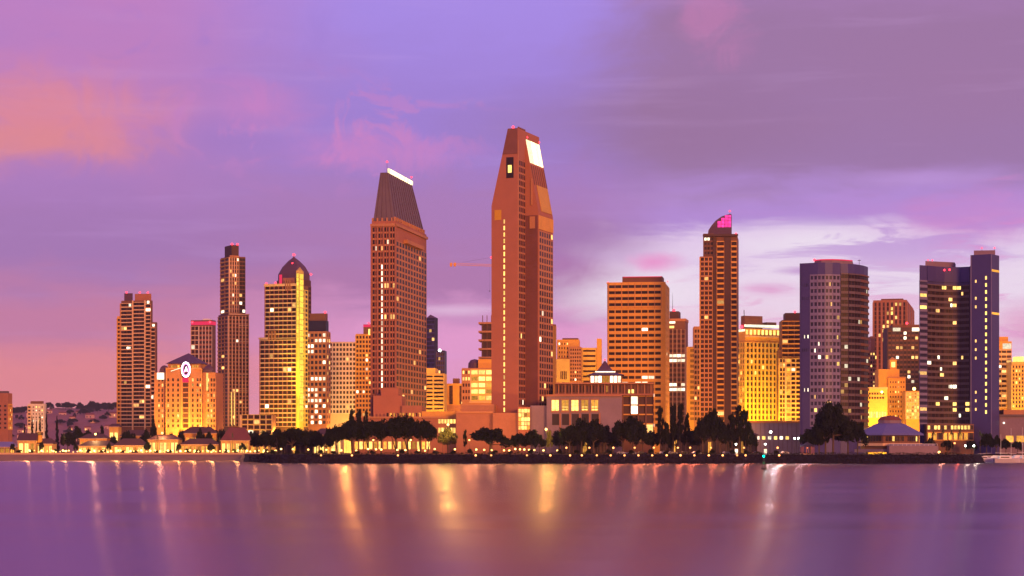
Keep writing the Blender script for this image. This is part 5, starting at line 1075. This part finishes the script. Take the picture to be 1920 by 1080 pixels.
for px in (1380.5, 1435):
    k = empty('kiosk', (fx(px, 950), 950, GZ)); tag(k, 'small white lit kiosk on the waterfront lawn', 'kiosk', 'white lit kiosks'); block('body', WHITE, k, -.7, .7, -.6, .6, 0, 2.6); block('lit_panel', WHITEW, k, -.6, .6, -.72, -.62, .5, 2.4); block('cap', METAL, k, -.9, .9, -.8, .8, 2.6, 2.8)

house('shop_house', 'long dark roofed hall standing behind the arcade row', 150, 200, 1258, 822, 813, 14, wall=OCHRE, nw=6, lit=AMBER)
house('shop_house', 'dark roofed hall behind the arcade below the balcony tower', 226, 284, 1262, 817, 806, 14, wall=OCHRE, nw=7, lit=AMBER)
house('shop_house', 'two storey amber hall behind the low amber shop row', 340, 405, 1264, 812, 800, 14, wall=OCHRE, nw=8, lit=AMBER)
house('shop_house', 'low boat shed with bluish dark roof at the far left end', -20, 28, 1226, 838, 828, 14, wall=BROWN, roof=BLUEBAND, nw=5, lit=AMBER)
rn = random.Random(77)
for k in range(24): tree('bush' if k % 3 else 'broad', 20 + k * 21 + rn.uniform(-6, 6), (843 if k % 3 else 830) - rn.uniform(0, 5), rn.uniform(8, 15), 1224 + rn.uniform(-2, 2), 'low planting before the shop fronts', 'plants before the shop fronts')
# string of small festoon lamps on poles along the promenade wall
for k in range(60):
    px = 40 + k * 8.1; lamp('post', px, 847.5 - (k * 13 % 4) * .9, 1216 + k % 2, 'x', 'small festoon lamps on the promenade edge', 0, z=GZ, r=.26 + .08 * (k % 3))
# ------------------------------------------------------------------ pagoda restaurant with terraces
Y = 962; k_ = Y / F; r = empty('pagoda_restaurant', (fx(1680, Y), Y + 16, GZ)); tag(r, 'octagonal pagoda restaurant with wide blue roof and domed cupola', 'building'); zz = lambda py: fz(py, Y) - GZ
def oct(name, prof, m, seg=8):
    b = MB()
    b.lathe([(p * k_, zz(q)) for p, q in prof], m, seg); b.lathe([(0.01, zz(prof[-1][1])), (prof[-1][0] * k_, zz(prof[-1][1]))][::-1], m, seg); o = b.build(name, r); o.rotation_euler.z = math.pi / 8; return o
BLUER = mat('blue_metal_roof', (0.13, 0.12, 0.26), 0.45, 0.1)
oct('wall', [(56, 846), (56, 812)], BROWN); oct('roof', [(66, 816), (64, 813), (30, 795), (24, 793)], BLUER); oct('cupola_wall', [(22, 794), (22, 786)], VIOLET, 12); oct('cupola_roof', [(23, 787), (17, 781), (8, 779), (1, 778.5)], REDROOF, 12)
oct('balcony', [(62, 836), (62, 831), (57, 831)], CREAM); oct('lower_deck', [(68, 848), (68, 842), (58, 842)], VIOLET)
for q in range(28):
    a = math.pi + math.pi * (q + .5) / 28; rr = 57.2 * k_ * (.96); b = block('window', (HOTW if q % 9 == 4 else GLASS), r, 0, 1.0, 0, .15, zz(827), zz(818), a + math.pi / 2, (rr * math.cos(a), rr * math.sin(a), (zz(827) + zz(818)) / 2))
b = MB(); b.box(-4, 19, -20.5, -14.5, zz(852), zz(836), VIOLET); b.build('terrace', r); b = MB(); b.box(-3, 18, -18.5, -14.8, zz(836), zz(832), BLUEBAND); b.build('upper_terrace', r)
for q in range(12): b = MB(); b.tube((-4 + q * 2.05, -20.3, zz(836)), (-4 + q * 2.05, -20.3, zz(832.5)), .06, .06, WHITE, 5); b.build('rail_post', r)
b = MB(); b.tube((-4, -20.3, zz(832.5)), (18.6, -20.3, zz(832.5)), .06, .06, WHITE, 5); b.build('rail', r)
# gazebo
r = empty('gazebo', (fx(1514, 940), 940, GZ)); tag(r, 'small open gazebo with dark roof and red lit posts by the seawall', 'gazebo'); b = MB(); b.lathe([(3.6, 3.6), (3.2, 4.0), (.3, 5.6), (.02, 6.1)], METAL, 8); b.build('roof', r); b = MB(); b.lathe([(.01, .4), (3.3, .4), (3.3, 0)], CREAM, 8); b.build('base', r)
for q in range(8): b = MB(); a = q * math.pi / 4; b.tube((3 * math.cos(a), 3 * math.sin(a), .4), (3 * math.cos(a), 3 * math.sin(a), 3.7), .12, .12, SALMON, 6); b.build('post', r)
b = MB(); b.lathe([(.01, 3.2), (.25, 3.0), (.01, 2.8)], LAMPO, 6); b.build('hanging_lamp', r)
L = bpy.data.lights.new('gazebo_light', 'POINT'); L.energy = 500; L.color = (1, .3, .12); L.shadow_soft_size = .3; lo = bpy.data.objects.new('gazebo_light', L); lo.location = (0, 0, 2.6); link(lo, r)
# navigation buoy
Y = 598; r = empty('navigation_buoy', (fx(1432, Y), Y, 0)); tag(r, 'dark navigation buoy with green light floating on the bay', 'buoy')
b = MB(); b.lathe([(.3, -.5), (.75, -.3), (.78, .35), (.6, .5), (.02, .55)], METAL, 12); b.build('float', r); b = MB()
for q in range(4): a = q * math.pi / 2 + .4; b.tube((.5 * math.cos(a), .5 * math.sin(a), .5), (.14 * math.cos(a), .14 * math.sin(a), 3.4), .05, .05, METAL, 5)
for z_ in (1.3, 2.2, 3.0): b.lathe([(.5 - (z_ - .5) * .125, z_), (.5 - (z_ - .5) * .125, z_ + .08)], METAL, 8)
b.build('lattice', r); b = MB(); b.box(-.35, .35, -.03, .03, 1.5, 2.3, mat('green_board', (0.02, 0.2, 0.1))); b.build('day_board', r); b = MB(); b.lathe([(.2, 3.4), (.2, 3.5), (.01, 3.5)], METAL, 8); b.build('lantern_base', r); ball('lantern', GREENL, r, (0, 0, 3.85), .33)
L = bpy.data.lights.new('buoy_light', 'POINT'); L.energy = 120; L.color = (0, 1, .6); L.shadow_soft_size = .3; lo = bpy.data.objects.new('buoy_light', L); lo.location = (0, -.5, 3.9); link(lo, r)
# motor boats in the marina
HULL = mat('boat_hull', (0.55, 0.50, 0.60), 0.35, 0.08)
def boat(px, Y, L, label, group, rz=0, mast=0):
    r = empty('sailing_boat' if mast else 'motor_boat', (fx(px, Y), Y, 0), rz); tag(r, label, 'boat', group); b = MB(); h = L * .11 + .5; w = L * .15
    sec = [(-.5, .85, 1), (-.2, 1, 1), (.15, .95, 1.05), (.38, .55, 1.2), (.5, .04, 1.35)]; prev = None
    for x, ww, hh in sec:
        ring = [(x * L, -w * ww, h * hh), (x * L * .96, -w * ww * .6, -.3), (x * L * .96, w * ww * .6, -.3), (x * L, w * ww, h * hh)]
        if prev: b.frustum(prev, ring, HULL)
        prev = ring
    b.build('hull', r); b = MB()
    b.frustum([(-.32 * L, -w * .7, h * .98), (.2 * L, -w * .6, h * .98), (.2 * L, w * .6, h * .98), (-.32 * L, w * .7, h * .98)], [(-.3 * L, -w * .6, h + L * .1), (.08 * L, -w * .5, h + L * .1), (.08 * L, w * .5, h + L * .1), (-.3 * L, w * .6, h + L * .1)], WHITE); b.build('cabin', r)
    block('cabin_window', GLASS if not mast else WARM, r, -.26 * L, .06 * L, -w * .71, -w * .69 + .03, h + L * .035, h + L * .07)
    if mast:
        b = MB(); b.tube((.05 * L, 0, h), (.05 * L, 0, mast), .11, .06, WHITE, 5); b.build('mast', r); b = MB(); b.tube((.05 * L, 0, h + 1.6), (-.4 * L, 0, h + 1.7), .09, .07, WHITE, 5); b.build('boom', r)
    else:
        b = MB(); b.box(-.26 * L, .0, -w * .45, w * .45, h + L * .1 + 1.2, h + L * .1 + 1.32, WHITE); ft = b.build('flybridge_top', r)
        for x in (-.25 * L, -.02 * L):
            for y in (-w * .4, w * .4): b = MB(); b.tube((x, y, h + L * .1), (x, y, h + L * .1 + 1.2), .05, .05, METAL, 4); sub(b.build('flybridge_post', r), ft)
for i, (px, Y, L) in enumerate(((1846, 985, 12), (1866, 1000, 14), (1888, 975, 13), (1908, 995, 15), (1930, 980, 14), (1856, 1035, 13), (1880, 1045, 14), (1904, 1040, 12))): boat(px, Y, L, 'white motor boat moored in the right hand marina', 'motor boats in the marina', (.3, 2.9, .1, 3.3, .2)[i % 5])
for i, (px, Y, L, mh) in enumerate(((1875, 1015, 11, 14), (1898, 1020, 12, 17), (1915, 1055, 12, 18))): boat(px, Y, L, 'white sailing boat with bare mast in the marina', 'sailing boats in the marina', (.5, 2.6, .3)[i], mh)
# parked cars
def car(px, Y, m, rz, label, group):
    r = empty('parked_car', (fx(px, Y), Y, GZ), rz); tag(r, label, 'car', group); b = MB()
    lo = [(-2.2, .35), (2.2, .35), (2.2, .85), (1.1, .95), (.5, 1.42), (-1.1, 1.45), (-1.8, .98), (-2.2, .95)]
    b.frustum([(x, -.85, z) for x, z in lo], [(x, .85, z) for x, z in lo], m); b.build('body', r)
    b = MB(); g = [(-1.6, 1.0), (.95, .98), (.45, 1.36), (-1.05, 1.39)]; b.frustum([(x, -.87, z) for x, z in g], [(x, -.855, z) for x, z in g], GLASS); b.frustum([(x, .855, z) for x, z in g], [(x, .87, z) for x, z in g], GLASS); b.build('side_windows', r)
    for x in (-1.35, 1.35):
        for y in (-.8, .8): b = MB(); b.tube((x, y - .1, .33), (x, y + .1, .33), .33, .33, METAL, 10); wh = b.build('wheel', r); b = MB(); b.tube((x, y - .12, .33), (x, y + .12, .33), .2, .2, GREYB, 8); sub(b.build('hubcap', r), wh)
    for y in (-.6, .6): block('tail_light', REDBAND, r, -2.24, -2.2, y - .15, y + .15, .7, .85); block('headlight', GLASS, r, 2.2, 2.24, y - .18, y + .18, .6, .75)
CARM = [(mat('white_car', (.6, .6, .6), .3), 'white'), (mat('silver_car', (.35, .35, .37), .3), 'silver'), (mat('dark_car', (.03, .03, .04), .3), 'black')]
for i, px in enumerate((1166, 1184, 1204, 1241, 1261, 1282, 1306, 1360, 1420, 1470)): mm, cn = CARM[i % 3]; car(px, 944 + (i % 2), mm, (0, math.pi)[i % 2] + .05 * i, cn + ' car parked under the red orange lamp posts', cn + ' cars in the embarcadero car park')

# ------------------------------------------------------------------ labels: count look-alikes from a landmark
ORD = ['first', 'second', 'third', 'fourth', 'fifth', 'sixth', 'seventh', 'eighth', 'ninth', 'tenth', 'eleventh', 'twelfth', 'thirteenth', 'fourteenth', 'fifteenth', 'sixteenth', 'seventeenth', 'eighteenth', 'nineteenth', 'twentieth']
ORD += ['twenty-' + w for w in ORD[:9]] + ['thirtieth']; ORD += ['thirty-' + w for w in ORD[:9]] + ['fortieth']; ORD += ['forty-' + w for w in ORD[:9]] + ['fiftieth']; ORD += ['fifty-' + w for w in ORD[:9]] + ['sixtieth']
COUNT = {'cypresses before the white block': ('{} dark cypress of the clump before the floodlit white block, counting from the pink block', 1),
 'rounded trees behind the arcade': ('{} dark rounded tree behind the arcade, counting from the solitary cypress', 1),
 'low trees below the balcony tower': ('{} low dark tree below the stepped balcony tower, counting from the small yellow house', 1),
 'trees by the hipped roof house': ('{} dark tree beside the hipped roof house, counting from the orange hotel', 1),
 'grove below the cream stepped tower': ('{} large front tree of the cream tower grove, counting from the hipped roof house', 1),
 'tall trees before the narrow orange block': ('{} tall thin tree before the narrow orange block, counting from the pale gridded block', 1),
 'row of spreading trees on the promenade': ('{} spreading tree of the long promenade row, counting from the cream tower grove', 1),
 'trees before the glass lobby': ('{} dark tree before the glass lobby, counting from the isolated round tree', 1),
 'trees before the violet podium': ('{} open front tree before the violet podium, counting from the glass lobby', 1),
 'dense trees before the terrace building': ('{} dense dark tree before the terrace building, counting from the violet podium', 1),
 'eucalyptus before the orange slab': ('{} wispy eucalyptus before the wide orange slab, counting from the terrace building', 1),
 'trees before the sail topped tower': ('{} dark tree at the foot of the sail topped tower, counting from the orange slab', 1),
 'eucalyptus before the yellow block': ('{} dark eucalyptus before the yellow block, counting from the sail topped tower', 1),
 'trees round the tallest waterfront tree': ('{} lower tree around the tallest waterfront tree, counting from the gazebo', 1),
 'palms before the entrance hall': ('{} palm before the entrance hall, counting from the pagoda restaurant', 1),
 'small trees before the violet hall': ('{} small dark tree between pagoda restaurant and violet hall, counting from the restaurant', 1),
 'palms by the shopping arcade': ('{} small palm by the shopping arcade, counting from the clock tower', 1),
 'second row trees at the violet podium': ('{} rear tree close to the violet podium wall, counting from the glass lobby', 1),
 'second row trees at the service blocks': ('{} rear tree hiding the low service blocks, counting from the terrace building', 1),
 'second row trees of the cream tower grove': ('{} rear tree of the cream tower grove, counting from the hipped roof house', 1),
 'bollard lamps on the seawall bank': ('{} small orange bollard lamp on the seawall bank, counting from the beach', 1),
 'globe lamps along the arcade promenade': ('{} warm globe lamp on the arcade promenade, counting from the gabled yellow shop', 1),
 'globe lamps under the promenade trees': ('{} warm globe lamp on the path under the trees, counting from the beach', 1),
 'red orange lamp posts of the car park': ('{} red orange lamp post of the car park, counting from the gazebo', -1),
 'white lamps by the gazebo lawn': ('{} slim white lamp by the gazebo lawn, counting from the gazebo', -1),
 'pale lamps before the entrance hall': ('{} pale lamp before the entrance hall, counting from the pagoda restaurant', 1),
 'street lamps on the podium drive': ('{} street lamp on the drive behind the trees, counting from the pale lodge', 1),
 'sodium street lamps behind the waterfront': ('{} tall sodium street lamp in the back streets, counting from the balcony tower', 1),
 'motor boats in the marina': ('{} white motor boat in the marina, counting from the seawall end', 1),
 'sailing boats in the marina': ('{} bare masted sailing boat in the marina, counting from the seawall end', 1),
 'white cars in the embarcadero car park': ('{} white car in the lamplit car park, counting from the gazebo', -1),
 'silver cars in the embarcadero car park': ('{} silver car in the lamplit car park, counting from the gazebo', -1),
 'black cars in the embarcadero car park': ('{} black car in the lamplit car park, counting from the gazebo', -1),
 'plants before the shop fronts': ('{} low plant before the village shop fronts, counting from the boat shed', 1),
 'small festoon lamps on the promenade edge': ('{} small festoon lamp on the promenade edge, counting from the boat shed', 1),
 'trees between the village roofs': ('{} dark tree between the two rows of village roofs, counting from the clock tower', 1),
 'white lit kiosks': ('{} white lit kiosk on the lawn, counting from the gazebo', -1),
 'shrubs behind the seawall hedge': ('{} low shrub behind the seawall hedge, counting from the beach', 1)}
byg = {}
for o in COL.objects:
    if o.parent is None and o.get('group') in COUNT: byg.setdefault(o['group'], []).append(o)
for g_, os_ in byg.items():
    tpl, sg_ = COUNT[g_]; os_.sort(key=lambda o: sg_ * o.location.x)
    for i, o in enumerate(os_): o['label'] = tpl.format(ORD[i])

# ------------------------------------------------------------------ evening haze
hm = bpy.data.materials.new('evening_haze'); hm.use_nodes = True; t = NT(hm.node_tree)
pv = t.n('ShaderNodeVolumePrincipled'); pv.inputs['Color'].default_value = (.95, .88, .92, 1); pv.inputs['Density'].default_value = 0.000035; pv.inputs['Anisotropy'].default_value = 0.2
t.put(t.n('ShaderNodeOutputMaterial').inputs['Volume'], pv.outputs[0])
m = MB(); m.box(-9100, 9100, -500, 5700, -1.2, 178, hm); hz = m.build('haze'); tag(hz, kind='stuff')
